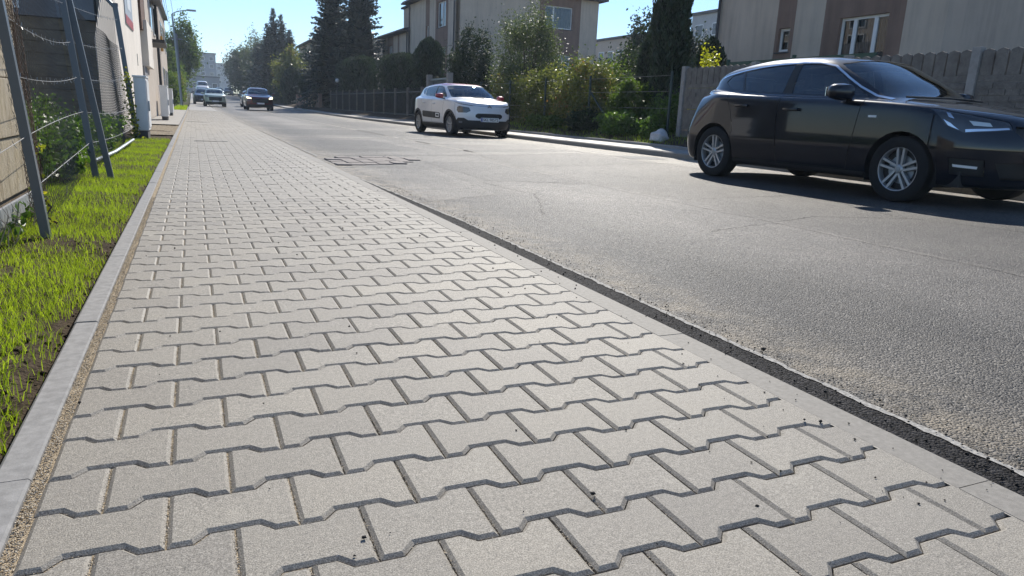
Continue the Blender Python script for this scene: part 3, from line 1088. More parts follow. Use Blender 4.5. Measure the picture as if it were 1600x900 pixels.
# garage behind the fence: plank wall facing the camera in the shade
gar = empty('garage', (-2.2, 16, 0), 0, 'dark garage wall of stained horizontal planks behind the wire fence', 'building')
zz = -.1
while zz < 1.95:
    MB().box((-2.4, .02, zz + .006), (.62, .16, zz + .205), .008).build('plank', MT['dark_plank'], gar)
    zz += .21
MB().box((-2.4, .10, -.1), (.60, 5.0, 2.0)).build('wall', MT['dark_plank'], gar)
MB().box((-2.5, -.06, 2.01), (.62, 5.2, 3.6)).build('upper_wall', MT['slate_wall'], gar)
MB().box((-.75, -.075, 2.12), (-.55, -.065, 2.65)).build('notice_board', MT['white_plastic'], gar)
MB().box((-2.6, -.2, 3.6), (.68, 5.3, 3.72)).build('roof', MT['steel_paint'], gar)


def wall_holes(mb, u0, u1, z0, z1, holes, f, t0, t1):
    """wall slab in (u,z) with rectangular openings; f(u,d,z)->point, d from t0 (outer) to t1 (inner)"""
    us = sorted({u0, u1, *[h[0] for h in holes], *[h[1] for h in holes]})
    zs = sorted({z0, z1, *[h[2] for h in holes], *[h[3] for h in holes]})
    us = [u for u in us if u0 <= u <= u1]
    zs = [z for z in zs if z0 <= z <= z1]

    def inside(u, z): return any(h[0] < u < h[1] and h[2] < z < h[3] for h in holes)
    for a, b in zip(us[:-1], us[1:]):
        for c, d in zip(zs[:-1], zs[1:]):
            if inside((a + b) / 2, (c + d) / 2): continue
            mb.quad(f(a, t0, c), f(b, t0, c), f(b, t0, d), f(a, t0, d))
            mb.quad(f(a, t1, c), f(a, t1, d), f(b, t1, d), f(b, t1, c))
    for h in holes:
        a, b, c, d = h
        mb.quad(f(a, t0, c), f(a, t1, c), f(b, t1, c), f(b, t0, c))
        mb.quad(f(a, t0, d), f(b, t0, d), f(b, t1, d), f(a, t1, d))
        mb.quad(f(a, t0, c), f(a, t0, d), f(a, t1, d), f(a, t1, c))
        mb.quad(f(b, t0, c), f(b, t1, c), f(b, t1, d), f(b, t0, d))


# cream building end with ribbed buttress
cb = empty('cream_building', (-1.3, 16, 0), 0, 'cream rendered building with ribbed buttress end beside the wire fence', 'building')
MB().box((-3.4, .40, -.1), (.04, 7.6, 7.2)).build('wall', MT['white_wall'], cb)
but = [(-.20, -.1), (-.215, 1.62), (-.11, 2.45), (-.02, 3.6), (.045, 3.6), (.045, -.1)]


def slant(x): return .24 - (.045 - x) * 5.0      # the splayed face turns towards the street


mb = MB()
n_ = len(but)
mb.v += [(x, slant(x), z) for x, z in but] + [(x, .52, z) for x, z in but]
mb.f += [tuple(range(n_)), tuple(range(2 * n_ - 1, n_ - 1, -1))] + [(i, (i + 1) % n_, n_ + (i + 1) % n_, n_ + i) for i in range(n_)]
mb.build('buttress', MT['white_wall'], cb)
for i in range(13):
    x = -.198 + i * .0182
    top = float(np.interp(x, [-.215, -.11, -.02], [1.60, 2.43, 3.55]))
    m = MB()
    q = []
    for xx in (x, x + .010):
        for dd in (.02, -.05):
            q.append((xx, slant(xx) + dd))
    m.prism([q[0], q[1], q[3], q[2]], 'z', .12, top - .03)
    m.build('rib', MT['white_wall'], cb)
MB().box((-3.5, .05, 7.2), (.25, 7.8, 7.35)).build('roof', MT['steel_paint'], cb)
po = MB().box((.045, 2.5, 2.22), (.06, 4.7, 3.3)).build('advert_board', plain('board_grey', (0.42, 0.45, 0.48), 0.4), cb)
MB().box((.0605, 2.52, 2.23), (.066, 4.68, 2.42)).build('red_band', plain('board_red', (0.42, 0.06, 0.06), 0.4), po)
MB().box((.0605, 3.2, 2.6), (.066, 4.1, 3.28)).build('white_panel', MT['white_plastic'], po)
dk = MB()
dk.box((.041, 5.6, 1.45), (.052, 5.62, 1.75)).build('wall_mark', MT['steel_paint'], cb)


def cabinet(loc, w, d, h, label):
    c = empty('meter_cabinet', loc, 0, label, 'cabinet', 'pale utility cabinets along the left wall')
    MB().box((-w / 2, -d / 2, .12), (w / 2, d / 2, h), .012).build('housing', MT['cabinet'], c)
    MB().box((-w / 2 + .02, -d / 2 + .02, -.05), (w / 2 - .02, d / 2 - .02, .12)).build('plinth', grainy('cabinet_plinth', (.06, .06, .06), (.12, .12, .12)), c)
    MB().box((-w / 2 - .015, -d / 2 - .02, h), (w / 2 + .015, d / 2 + .02, h + .03), .008).build('lid', MT['cabinet'], c)
    dr = MB().box((w / 2 + .001, -d / 2 + .03, .17), (w / 2 + .012, d / 2 - .03, h - .04), .004).build('door', MT['cabinet'], c)
    MB().box((w / 2 + .012, -d / 2 + .06, h * .45), (w / 2 + .035, -d / 2 + .10, h * .62), .004).build('handle', MT['steel'], dr)
    return c


cabinet((-.79, 13.95, 0), .18, .70, .98, 'tall pale meter cabinet standing in the grass by the last fence post')
cabinet((-.80, 24.9, 0), .20, 1.2, 1.0, 'pale meter cabinet on the paved doorstep before the beige wall')
cabinet((-.82, 31.5, 0), .20, 1.2, 1.0, 'farthest pale meter cabinet beside the dark downpipe')

# next building along the pavement
b2 = empty('beige_building', (-1.25, 24, 0), 0, 'beige house with brown panel and white corner block along the left pavement', 'building')
MB().box((-6, 1.5, -.1), (.0, 14, 7.6)).build('wall', MT['beige_wall'], b2)
MB().box((-.6, -.0, -.1), (.02, 1.49, 1.55)).build('porch_wall', MT['slate_wall'], b2)
MB().box((-.5, .4, 1.56), (.14, 3.2, 2.86), .01).build('corner_block', MT['white_wall'], b2)
MB().box((-.5, -.3, 2.55), (.05, 1.49, 5.0)).build('brown_panel', grainy('brown_boarding', (.10, .055, .04), (.17, .10, .075), 5), b2)
MB().box((-.6, 1.52, 2.87), (.06, 3.6, 7.6)).build('pier', MT['beige_wall'], b2)
MB().box((.01, 4.8, 4.2), (.35, 9.5, 4.32)).box((.32, 4.8, 4.32), (.36, 9.5, 5.2)).build('balcony', MT['slate_wall'], b2)
for zz in (3.0, 4.6, 6.0):
    for yy in (5.5, 8.0, 11):
        wf = MB().box((.005, yy, zz), (.04, yy + 1.1, zz + 1.1)).build('window', MT['white_plastic'], b2)
        MB().box((.041, yy + .07, zz + .07), (.05, yy + 1.03, zz + 1.03)).build('pane', MT['glass_win'], wf)
MB().box((-6.2, 1.2, 7.6), (.45, 14.3, 7.78)).build('roof', MT['steel_paint'], b2)
MB().box((.0, 3.6, 2.45), (.5, 6.5, 2.55)).build('canopy', MT['black'], b2)
MB().tube([(.10, 9.0, 0), (.10, 9.0, 7.4)], .055, 8).build('downpipe', MT['black'], b2)
MB().box((-.3, -4.2, -.1), (.1, -3.2, .35), .01).box((-.3, -4.2, .36), (.1, -3.6, .62), .01).build('steps', MT['edging'], b2)
b3 = empty('tan_building', (-1.5, 40, 0), 0, 'narrow tan house end beyond the beige house on the left', 'building')
MB().box((-6, 0, -.1), (.2, 10, 5.2)).build('wall', MT['beige_wall'], b3)
MB().prism([(-6.2, 5.2), (.4, 5.2), (-2.9, 7.2)], 'y', -.2, 10.2).build('roof', MT['steel_paint'], b3)
for zz in (1.0, 3.2):
    for yy in (1.5, 4.5, 7.5):
        wf = MB().box((.205, yy, zz), (.235, yy + 1.0, zz + 1.2)).build('window', MT['white_plastic'], b3)
        MB().box((.236, yy + .07, zz + .07), (.245, yy + .93, zz + 1.13)).build('pane', MT['glass_win'], wf)
MB().box((.21, .6, 2.9), (.30, 1.0, 3.6)).build('sign_board', plain('orange_board', (.62, .30, .04), .4), b3)

# ---------------------------------------------------------- wire fence
fe = empty('wire_fence', (-.75, 4.1, 0), 0, 'leaning wire fence with grey steel posts and barbed strands', 'fence')


def L(p): return (p[0] + .75, p[1] - 4.1, p[2])


def post(p0, p1, w, d, name='post'):
    """square hollow post from p0 to p1"""
    a, b = Vector(L(p0)), Vector(L(p1))
    mb = MB()
    n = 0
    for q in (a, b):
        mb.v += [(q.x - w / 2, q.y - d / 2, q.z), (q.x + w / 2, q.y - d / 2, q.z), (q.x + w / 2, q.y + d / 2, q.z), (q.x - w / 2, q.y + d / 2, q.z)]
    mb.f += [(0, 1, 5, 4), (1, 2, 6, 5), (2, 3, 7, 6), (3, 0, 4, 7), (4, 5, 6, 7), (3, 2, 1, 0)]
    return mb.build(name, MT['steel_paint'], fe)


post((-.70, 4.1, -.1), (-.83, 4.15, 1.55), .040, .045)
post((-.77, 6.85, -.1), (-.925, 6.9, 1.75), .046, .046)
post((-.67, 6.98, -.1), (-.89, 6.97, 1.62), .046, .046, 'brace')
post((-.88, 13.55, -.1), (-1.05, 13.6, 2.06), .07, .07)
MB().tube([L((-1.05, 13.6, 2.03)), L((-1.42, 13.9, 2.45))], .03, 8).build('brace', MT['steel_paint'], fe)
MB().tube([L((-1.05, 13.6, 2.05)), L((-1.05, 13.6, 2.10))], .045, 8).build('post_cap', MT['steel_paint'], fe)


def strand(p, q, sag, n=16, barb=True):
    p, q = Vector(p), Vector(q)
    pts = []
    for i in range(n + 1):
        t = i / n
        v = p.lerp(q, t)
        v.z -= sag * 4 * t * (1 - t)
        pts.append(L(v))
    mb = MB().tube(pts, .0019, 5)
    if barb:
        for i in range(1, n):
            for _ in range(1):
                c = Vector(pts[i])
                for s in (-1, 1):
                    e = c + Vector((random.uniform(-.01, .01), random.uniform(-.012, .012), s * random.uniform(.014, .024)))
                    mb.tube([c, e], .0016, 3)
    return mb.build('barbed_strand', MT['wire'], fe)


def on(a, b, z):  # point on a post axis at height z
    t = (z - a[2]) / (b[2] - a[2])
    return tuple(a[i] + (b[i] - a[i]) * t for i in range(3))


pa, pb, pc = ((-.70, 4.1, -.1), (-.83, 4.15, 1.55)), ((-.77, 6.85, -.1), (-.925, 6.9, 1.75)), ((-.88, 13.55, -.1), (-1.05, 13.6, 2.06))
for za, zb_, zc, s1, s2 in ((1.02, 1.07, 1.42, .05, .03), (.74, .80, .98, .03, .05), (.46, .53, .5, -.015, .05), (.22, .28, .2, .0, .04), (1.3, 1.36, 1.85, .04, .02)):
    strand(on(*pa, za), on(*pb, zb_), s1)
    strand(on(*pb, zb_), on(*pc, zc), s2, 26)
    if za in (.46, 1.3): strand((-.75, 1.4, za - .12), on(*pa, za), .03, 10)
# chain link mesh hung behind the posts
mb = MB()
zt, zb0 = 1.45, .02
for (y0, y1, xa0, xa1) in ((4.15, 6.85, -.74, -.82), (6.95, 13.5, -.83, -.95)):
    Ln = y1 - y0
    pitch = .062
    k = int((Ln + 1.45) / pitch)
    for i in range(k):
        for s in (1, -1):
            u0 = i * pitch - (1.45 if s > 0 else 0)
            a_u, a_z, b_u, b_z = u0, zb0, u0 + s * 1.43, zt
            if s < 0: a_u, b_u = u0, u0 - 1.43
            # clip to bay
            def clip(u, z, du, dz, lo, hi):
                if u < lo: t = (lo - u) / du if du else 0; return lo, z + dz * t
                if u > hi: t = (hi - u) / du if du else 0; return hi, z + dz * t
                return u, z
            du, dz = b_u - a_u, b_z - a_z
            if max(a_u, b_u) <= 0 or min(a_u, b_u) >= Ln: continue
            p = clip(a_u, a_z, du, dz, 0, Ln)
            q = clip(b_u, b_z, du, dz, 0, Ln)
            if abs(p[0] - q[0]) < .01: continue
            P3 = lambda uz: L((xa0 + (xa1 - xa0) * uz[0] / Ln - .012 - .07 * uz[1] + .02 * math.sin(2 * uz[0]), y0 + uz[0], uz[1]))
            md = ((p[0] + q[0]) / 2, (p[1] + q[1]) / 2)
            mb.tube([P3(p), P3(md), P3(q)], .0011, 3, caps=False)
mb.build('wire_mesh', plain('dull_wire', (.13, .125, .12), .7, .2, .2), fe)
mb = MB()
for i in range(26):
    a = 6.28 * i / 26
    pts = []
    for j in range(40):
        z = 1.75 - j * .043
        rr = .032 + .012 * math.sin(j * 1.3 + i)
        pts.append(L((-.86 + rr * math.cos(a + .4 * j) - .04 * (z - .6) + .06, 4.45 + rr * math.sin(a + .4 * j), z)))
    mb.tube(pts, .0016, 3, caps=False)
mb.build('rolled_mesh', plain('rusty_wire', (.14, .10, .08), .6, .5), fe)
MB().tube([L((-.93, 8.2, .03)), L((-.86, 9.5, .035)), L((-.85, 12.2, .04))], .02, 8).build('bottom_pipe', MT['steel'], fe)

# ------------------------------------------------ weeds behind and under the fence
wk = 0
for (x, y, rx, ry, h, n) in ((-1.15, 8.2, .26, .8, .34, 2600), (-1.2, 9.8, .30, .9, .40, 3000), (-1.25, 11.6, .32, .9, .42, 2800), (-1.75, 9.0, .45, 1.0, .5, 2600), (-2.2, 12.2, .6, 1.3, .62, 3000), (-1.0, 6.7, .16, .5, .30, 1800), (-1.35, 13.4, .24, .7, .36, 1600)):
    lab = ['low leafy weeds just beyond the leaning brace of the fence', 'dense green weeds behind the middle of the wire fence', 'green weeds near the foot of the cream buttress',
           'taller dark weeds deeper behind the fence brace', 'bushy weeds against the dark garage wall', 'short creeping weeds at the foot of the middle fence post', 'weeds gathered under the buttress ribs'][wk]
    shrub('weed_clump', (x, y, 0), rx, ry, h, n, (.025, .065), MT['lf_weed'], lab, 'weeds', 46, .18, .6, 60 + wk, 'weeds behind the wire fence', 14, .004)
    wk += 1


def vine(p0, p1, n, spread, label, leaf=(.03, .06)):
    t = empty('climbing_vine', p0, 0, label, 'vine')
    v = Vector(p1) - Vector(p0)
    P = [v * random.random() ** 1.2 + Vector((random.gauss(0, spread), random.gauss(0, spread * 1.5), random.gauss(0, spread))) for _ in range(n)]
    link('leaves', crown_mesh('leaves', np.array([tuple(p) for p in P]), RNG.uniform(0, 1, n), leaf, MT['lf_vine'], .8), t)
    pts = [v * (i / 10) + Vector((random.gauss(0, .01), random.gauss(0, .015), 0)) for i in range(11)]
    MB().tube(pts, [.006 - .0004 * i for i in range(11)], 5).build('stem', MT['bark'], t)


vine((-.90, 13.45, 0), (-.98, 13.5, 1.05), 330, .045, 'yellow-green vine climbing the farthest fence post')
vine((-.72, 4.35, 0), (-.76, 4.40, .42), 34, .018, 'small yellowing creeper beside the nearest fence post', (.02, .04))
mb = MB()
t = empty('dead_vine', (-.9, 4.2, 0), 0, 'tangle of dry grey stems at the foot of the concrete wall', 'vine')
for _ in range(46):
    y = random.uniform(-.5, .9)
    b = Vector((random.uniform(-.02, .12), y, -.02))
    d = Vector((random.uniform(-.06, .06), random.uniform(-.12, .12), random.uniform(.03, .16)))
    mb.tube([b, b + d * .5 + Vector((.02, 0, .02)), b + d], [.0022, .0017, .001], 4)
mb.build('stems', plain('dry_stem', (.23, .20, .17), .9), t)['kind'] = 'stuff'
P = [(random.uniform(-.02, .1), random.uniform(-.5, .6), random.uniform(0, .06)) for _ in range(46)]
link('leaves', crown_mesh('leaves', np.array(P), RNG.uniform(0, .5, 46), (.03, .07), MT['lf_weed'], .7), t)

# lamp post, cable pole, street tree and hedge on the left, far off
lp = empty('street_lamp', (-.75, 60, hz(60)), 0, 'tall grey street lamp with short arm on the left pavement', 'street lamp')
MB().tube([(0, 0, -.1), (-.12, 0, 3.3), (-.28, 0, 6.5)], [.10, .085, .06], 10).build('pole', MT['steel'], lp)
MB().tube([(-.28, 0, 6.5), (.1, 0, 6.72), (.75, 0, 6.85)], .035, 8).build('arm', MT['steel'], lp)
MB().box((.70, -.13, 6.80), (1.35, .13, 6.92), .04).build('lamp_head', MT['steel'], lp)
cp = empty('cable_pole', (-.9, 72, hz(72)), 0, 'dark cable pole just beyond the street lamp', 'pole')
MB().tube([(0, 0, -.1), (-.1, 0, 6.0)], [.12, .08], 8).build('mast', MT['slate_wall'], cp)
MB().box((-.5, -.05, 5.5), (.4, .05, 5.6)).build('crossarm', MT['steel_paint'], cp)
mbw = MB()
for k, (dx, dz) in enumerate(((-.4, 5.65), (-.1, 5.65), (.25, 5.65), (0, 4.9))):
    for (ya, yb2, za, zb2) in ((38, 72, 6.2, hz(72) + dz), (72, 140, hz(72) + dz, hz(140) + 6.5)):
        pts = []
        for i in range(13):
            t_ = i / 12
            pts.append((-1.0 + dx, ya + (yb2 - ya) * t_, za + (zb2 - za) * t_ - 1.0 * 4 * t_ * (1 - t_)))
        mbw.tube(pts, .012, 4, caps=False)
tag(mbw.build('overhead_cables', MT['black']), 'sagging overhead cables running along the left side of the street', 'cables')
tree('street_tree', (-.9, 104, hz(104)), 1.9, 2.2, 9.4, 2.0, 11000, (.2, .42), MT['lf_mid'], 'tall green street tree behind the lamp post at the far left', 70, .17, 3, .16)
tree('street_tree', (-2.6, 92, hz(92)), 1.6, 2.0, 5.8, .4, 7000, (.18, .36), MT['lf_mid'], 'lower bushy tree left of the tall street tree', 50, .17, 4, .12)
for i, (x, y, h, lab) in enumerate(((-1.5, 66, 2.4, 'green hedge bush right behind the street lamp'), (-1.4, 76, 2.6, 'second hedge bush past the street lamp'), (-1.3, 86, 3.0, 'farthest hedge bush below the tall street tree'))):
    shrub('hedge_bush', (x, y, hz(y)), .75, 2.5, h, 5200, (.10, .22), MT['lf_autumn'] if i == 1 else MT['lf_mid'], lab, 'bush', 40, .2, .6, 90 + i, 'hedge bushes by the left pavement')

# ================================================================== RIGHT SIDE
MT['house_beige'] = render_mat('house_beige_render', (0.52, 0.43, 0.345), (0.60, 0.50, 0.405))
MT['house_brown'] = render_mat('house_brown_render', (0.22, 0.145, 0.11), (0.28, 0.187, 0.145))
MT['house_grey'] = render_mat('house_greyish_render', (0.45, 0.38, 0.315), (0.52, 0.44, 0.367))
MT['house_cream'] = render_mat('house_cream_render', (0.55, 0.43, 0.31), (0.62, 0.50, 0.37))
MT['roof_dark'] = grainy('dark_roof', (0.05, 0.05, 0.055), (0.09, 0.088, 0.09), 6, 0.8)
MT['fence_conc'] = grainy('fence_concrete', (0.115, 0.105, 0.095), (0.215, 0.20, 0.18), 7, 0.95, 0.8, 40, 0.015, 0.2, world=True)
MT['fence_post'] = grainy('fence_post_concrete', (0.24, 0.23, 0.22), (0.33, 0.32, 0.305), 8, 0.95, 0.5, 60, 0.008, 0.2, world=True)
MT['green_metal'] = plain('green_fence_paint', (0.018, 0.065, 0.045), 0.45, 0.2)
MT['green_dark'] = plain('dark_green_post', (0.02, 0.042, 0.042), 0.5, 0.2)
MT['curtain'] = grainy('net_curtain', (0.16, 0.165, 0.17), (0.30, 0.31, 0.32), 4, 0.9)
MT['room'] = plain('dim_room', (0.05, 0.05, 0.052), 0.9)


def window(parent, f, u0, u1, z0, z1, bars=(), d0=.10, out=1, curtain=True):
    """white framed window set d0 behind the wall face; f(u,d,z)->point"""
    wd = .07
    mb = MB()

    def bx(a, b, c, d, e0, e1):
        p = [f(a, e0, c), f(b, e0, c), f(b, e1, c), f(a, e1, c), f(a, e0, d), f(b, e0, d), f(b, e1, d), f(a, e1, d)]
        n = len(mb.v)
        mb.v += p
        mb.f += [tuple(n + i for i in q) for q in ((0, 3, 2, 1), (4, 5, 6, 7), (0, 1, 5, 4), (1, 2, 6, 5), (2, 3, 7, 6), (3, 0, 4, 7))]
    bx(u0, u0 + wd, z0, z1, d0, d0 + .06)
    bx(u1 - wd, u1, z0, z1, d0, d0 + .06)
    bx(u0 + wd, u1 - wd, z0, z0 + wd, d0, d0 + .06)
    bx(u0 + wd, u1 - wd, z1 - wd, z1, d0, d0 + .06)
    es = [u0 + wd]
    for b in bars:
        bx(b - wd * .8, b + wd * .8, z0 + wd, z1 - wd, d0 - .004, d0 + .06)
        es += [b - wd * .8, b + wd * .8]
    es.append(u1 - wd)
    w_ = mb.build('window', MT['white_plastic'], parent)
    for a, b in zip(es[::2], es[1::2]):
        MB().quad(f(a, d0 + .03, z0 + wd), f(b, d0 + .03, z0 + wd), f(b, d0 + .03, z1 - wd), f(a, d0 + .03, z1 - wd)).build('pane', MT['glass_win'], w_)
        if curtain:
            m = MB()
            k = 14
            for i in range(k):
                ua, ub = a + (b - a) * i / k, a + (b - a) * (i + 1) / k
                da, db = d0 + .16 + .02 * math.sin(i * 2.1), d0 + .16 + .02 * math.sin((i + 1) * 2.1)
                m.quad(f(ua, da, z0), f(ub, db, z0), f(ub, db, z1 * .98), f(ua, da, z1 * .98))
            m.build('curtain', MT['curtain'], w_)
    mb = MB()
    bx2 = [f(u0 - .05, -.04, z0 - .05), f(u1 + .05, -.04, z0 - .05), f(u1 + .05, d0, z0 - .05), f(u0 - .05, d0, z0 - .05), f(u0 - .05, -.04, z0 - .012), f(u1 + .05, -.04, z0 - .012), f(u1 + .05, d0, z0 - .004), f(u0 - .05, d0, z0 - .004)]
    mb.v += bx2
    mb.f += [(0, 3, 2, 1), (4, 5, 6, 7), (0, 1, 5, 4), (1, 2, 6, 5), (2, 3, 7, 6), (3, 0, 4, 7)]
    mb.build('sill', MT['roof_dark'], w_)
    return w_


def house(name, label, X, X2, y0, y1, zb, ze, front, end, roof_over=.5, ridge=1.3):
    """front: [(ya, yb, material, [windows])...] on the face towards the street (x = X);
    end: the same along x on the face y = y0; windows (u0,u1,z0,z1,bars)"""
    h = empty(name, (X, y0, zb), 0, label, 'house')

    def fF(u, d, z): return (d, u - y0, z - zb)

    def fE(u, d, z): return (u - X, d, z - zb)
    for segs, f in ((front, fF), (end, fE)):
        for (a, b, m, wins) in segs:
            mb = MB()
            wall_holes(mb, a, b, zb - .4, ze, [w_[:4] for w_ in wins], f, 0.0, .30)
            mb.build('wall', m, h, recalc=False)
            for w_ in wins:
                window(h, f, *w_)
    # remaining sides, floors and the dim room behind the glass
    W, Ln, H = X2 - X, y1 - y0, ze - zb
    MB().box((W - .3, .31, -.4), (W, Ln, H)).box((.31, Ln - .3, -.4), (W - .31, Ln - .001, H)).build('rear_wall', MT['house_grey'], h)
    MB().box((.9, .9, .0), (W - .4, Ln - .4, H - .1)).build('inner_core', MT['room'], h)
    o = roof_over
    mb = MB().box((-o, -o, H + .002), (W + o, Ln + o, H + .22))
    rf = mb.build('roof', MT['roof_dark'], h)
    mb = MB()
    mb.v += [(-o, -o, H + .222), (W + o, -o, H + .222), (W + o, Ln + o, H + .222), (-o, Ln + o, H + .222), (W * .4, Ln * .35, H + ridge), (W * .6, Ln * .35, H + ridge), (W * .6, Ln * .65, H + ridge), (W * .4, Ln * .65, H + ridge)]
    mb.f += [(0, 1, 5, 4), (1, 2, 6, 5), (2, 3, 7, 6), (3, 0, 4, 7), (4, 5, 6, 7)]
    mb.build('roof_hip', MT['roof_dark'], rf)
    MB().box((W * .45, Ln * .4, H + .8), (W * .45 + .6, Ln * .4 + .6, H + ridge + 1.0)).build('chimney', MT['house_grey'], rf)
    MB().tube([(-o - .06, -o, H + .06), (-o - .06, Ln + o, H + .06)], .07, 8).build('gutter', MT['roof_dark'], rf)
    MB().tube([(-.09, .12, 0), (-.09, .12, H)], .05, 8).build('downpipe', MT['roof_dark'], h)
    MB().tube([(-.09, Ln - .12, 0), (-.09, Ln - .12, H)], .05, 8).build('downpipe', MT['roof_dark'], h)
    return h


hb, hbr, hg = MT['house_beige'], MT['house_brown'], MT['house_grey']
house('house', 'large beige and brown house behind the concrete fence at right', 16, 26, 3, 20, .35, 5.5,
      [(3, 11.89, hg, [(4.6, 6.2, 1.75, 3.52, (5.4,))]),
       (11.89, 12.99, hb, []),
       (12.99, 15.51, hbr, [(13.44, 14.96, 1.75, 3.52, (13.88, 14.52))]),
       (15.51, 16.58, hb, []),
       (16.58, 17.30, hbr, [(16.72, 17.18, 2.78, 3.44, ())]),
       (17.30, 20, hb, [])],
      [(16.3, 26, hg, [])], .5, .75)
house('house', 'two storey beige house with dark strips behind the white hatchback', 16, 26.6, 46.4, 57.4, .5, 8.55,
      [(46.4, 48.0, hb, []), (48.0, 50.8, hbr, [(48.5, 50.4, 6.25, 7.9, (49.4,)), (48.5, 50.4, 3.2, 4.9, (49.4,))]), (50.8, 52.2, hb, []),
       (52.2, 53.2, hbr, [(52.4, 53.0, 5.2, 6.6, ())]), (53.2, 57.4, hb, [])],
      [(16.3, 22.0, hb, []), (22.0, 25.19, hbr, [(22.45, 24.55, 6.5, 7.95, (23.1,)), (22.45, 24.55, 3.3, 4.8, (23.1,))]), (25.19, 26.6, hb, [])])
hC = house('terrace_house', 'lower beige terrace house adjoining the far end of the middle house', 16, 26.6, 57.9, 66, .6, 6.6,
           [(57.9, 60.6, hb, []), (60.6, 61.2, hbr, []), (61.2, 62.6, hb, []), (62.6, 64.6, hbr, [(63.0, 64.2, 4.2, 5.9, (63.6,))]), (64.6, 66, hb, [])],
           [(16.3, 26.6, hb, [])])
MB().box((.6, .3, 6.4), (3.6, 3.6, 8.1)).build('attic_box', MT['house_grey'], hC)
MB().box((.4, .1, 8.11), (3.8, 3.8, 8.25)).build('attic_roof', MT['roof_dark'], hC)
hc = MT['house_cream']
house('house', 'cream coloured house half hidden behind the tall spruces', 16, 26, 100, 122, .9, 9.3,
      [(100, 106, hc, [(102, 104, 6, 7.6, (103,))]), (106, 109, hbr, [(106.6, 108.4, 5.6, 8.2, (107.5,))]), (109, 115, hc, [(111, 113, 6, 7.6, (112,))]), (115, 117, hbr, [(115.3, 116.7, 5.6, 8.2, ())]), (117, 122, hc, [])],
      [(16.3, 26, hc, [(19, 21, 6, 7.6, (20,))])])


def block(name, label, x0, x1, y0, y1, zt, wall, rows, cols_f, cols_e, zb=0, z_start=2.0, roofc=None):
    """plain far building with a window grid on the faces towards the street and the camera"""
    h = empty(name, (x0, y0, zb), 0, label, 'building')
    W, Ln, H = x1 - x0, y1 - y0, zt - zb
    MB().box((0, 0, -1), (W, Ln, H)).build('wall', wall, h)
    MB().box((-.3, -.3, H + .01), (W + .3, Ln + .3, H + .35)).build('roof', roofc or MT['roof_dark'], h)
    dz = (H - z_start) / rows
    for r in range(rows):
        for c in range(cols_f):
            u = Ln * (c + .5) / cols_f
            wf = MB().box((-.06, u - .8, z_start + dz * r + .3), (-.005, u + .8, z_start + dz * r + 1.8)).build('window', MT['white_plastic'], h)
            MB().box((-.075, u - .68, z_start + dz * r + .42), (-.062, u + .68, z_start + dz * r + 1.68)).build('pane', MT['glass_win2'], wf)
        for c in range(cols_e):
            u = W * (c + .5) / cols_e
            wf = MB().box((u - .8, -.06, z_start + dz * r + .3), (u + .8, -.005, z_start + dz * r + 1.8)).build('window', MT['white_plastic'], h)
            MB().box((u - .68, -.075, z_start + dz * r + .42), (u + .68, -.062, z_start + dz * r + 1.68)).build('pane', MT['glass_win2'], wf)
    return h


MT['glass_win2'] = plain('far_window_glass', (0.05, 0.06, 0.07), 0.1)
fw = grainy('far_white_render', (.42, .42, .42), (.52, .52, .51), .5, .9, 0, world=True)
fp = grainy('far_peach_render', (.46, .36, .28), (.54, .43, .34), .5, .9, 0, world=True)
fg = grainy('far_grey_render', (.24, .25, .27), (.30, .31, .33), .3, .9, 0, world=True)
block('white_apartment_block', 'pale apartment block far behind the thuja and yellow bush', 60, 80, 60, 80.2, 13.9, fw, 4, 6, 5)
block('peach_apartment_block', 'peach apartment block seen between the middle house and the thuja', 60, 84, 93, 107, 12.4, fp, 3, 5, 6)
block('grey_apartment_block', 'tall grey apartment block closing the far end of the street', -14, 9.6, 330, 345, 19.0, fg, 5, 3, 7, 2)
block('low_grey_house', 'low grey building with dark roof in front of the far apartment block', -6, 8.2, 255, 268, 7.6, fg, 1, 2, 5, 2)
block('pale_apartment_block', 'narrow pale block right of the grey one at the end of the street', 10.5, 17.5, 380, 395, 17.5, fw, 4, 3, 2, 3)

# ------------------------------------------------------------ concrete fence
cf = empty('concrete_fence', (10.5, 14.1, .1), 0, 'grey precast concrete fence with picket top behind the black hatchback', 'fence')
bay = 2.3
yy0 = 0.0
pick_me = None
slab_me = None
for b in range(5):
    MB().box((-.06, yy0 - .065, -.2), (.06, yy0 + .065, 1.80), .008).build('post', MT['fence_post'], cf)
    ya, yb3 = yy0 - bay + .068, yy0 - .068
    for k in range(3):
        z0 = -.1 + k * .47
        if slab_me is None:
            mb = MB().box((-.02, 0, .004), (.03, yb3 - ya, .466))
            for r_ in range(5):
                u = 0.02
                while u < yb3 - ya - .1:
                    w_ = min(random.uniform(.18, .42), yb3 - ya - .02 - u)
                    mb.box((-.02 - random.uniform(.006, .018), u, .012 + r_ * .09), (-.019, u + w_ - .012, .012 + r_ * .09 + .078))
                    u += w_
            slab_me = mb.build('panel', MT['fence_conc'], cf, (0, ya, z0)).data
        else:
            link('panel', slab_me, cf, (0, ya, z0))
    MB().box((-.02, ya, 1.312), (.03, yb3, 1.40)).build('rail', MT['fence_conc'], cf)
    npk = 11
    dw = (yb3 - ya) / npk
    for k in range(npk):
        if pick_me is None:
            prof = [(.012, 0), (dw - .012, 0), (dw - .012, .32), (dw - .03, .345), (dw / 2, .37), (.03, .345), (.012, .32)]
            pick_me = MB().prism(prof, 'x', -.018, .022).build('picket', MT['fence_conc'], cf, (0, ya, 1.402)).data
        else:
            link('picket', pick_me, cf, (0, ya + k * dw, 1.402))
    yy0 -= bay
MB().box((-.06, yy0 - .065, -.2), (.06, yy0 + .065, 1.80), .008).build('post', MT['fence_post'], cf)

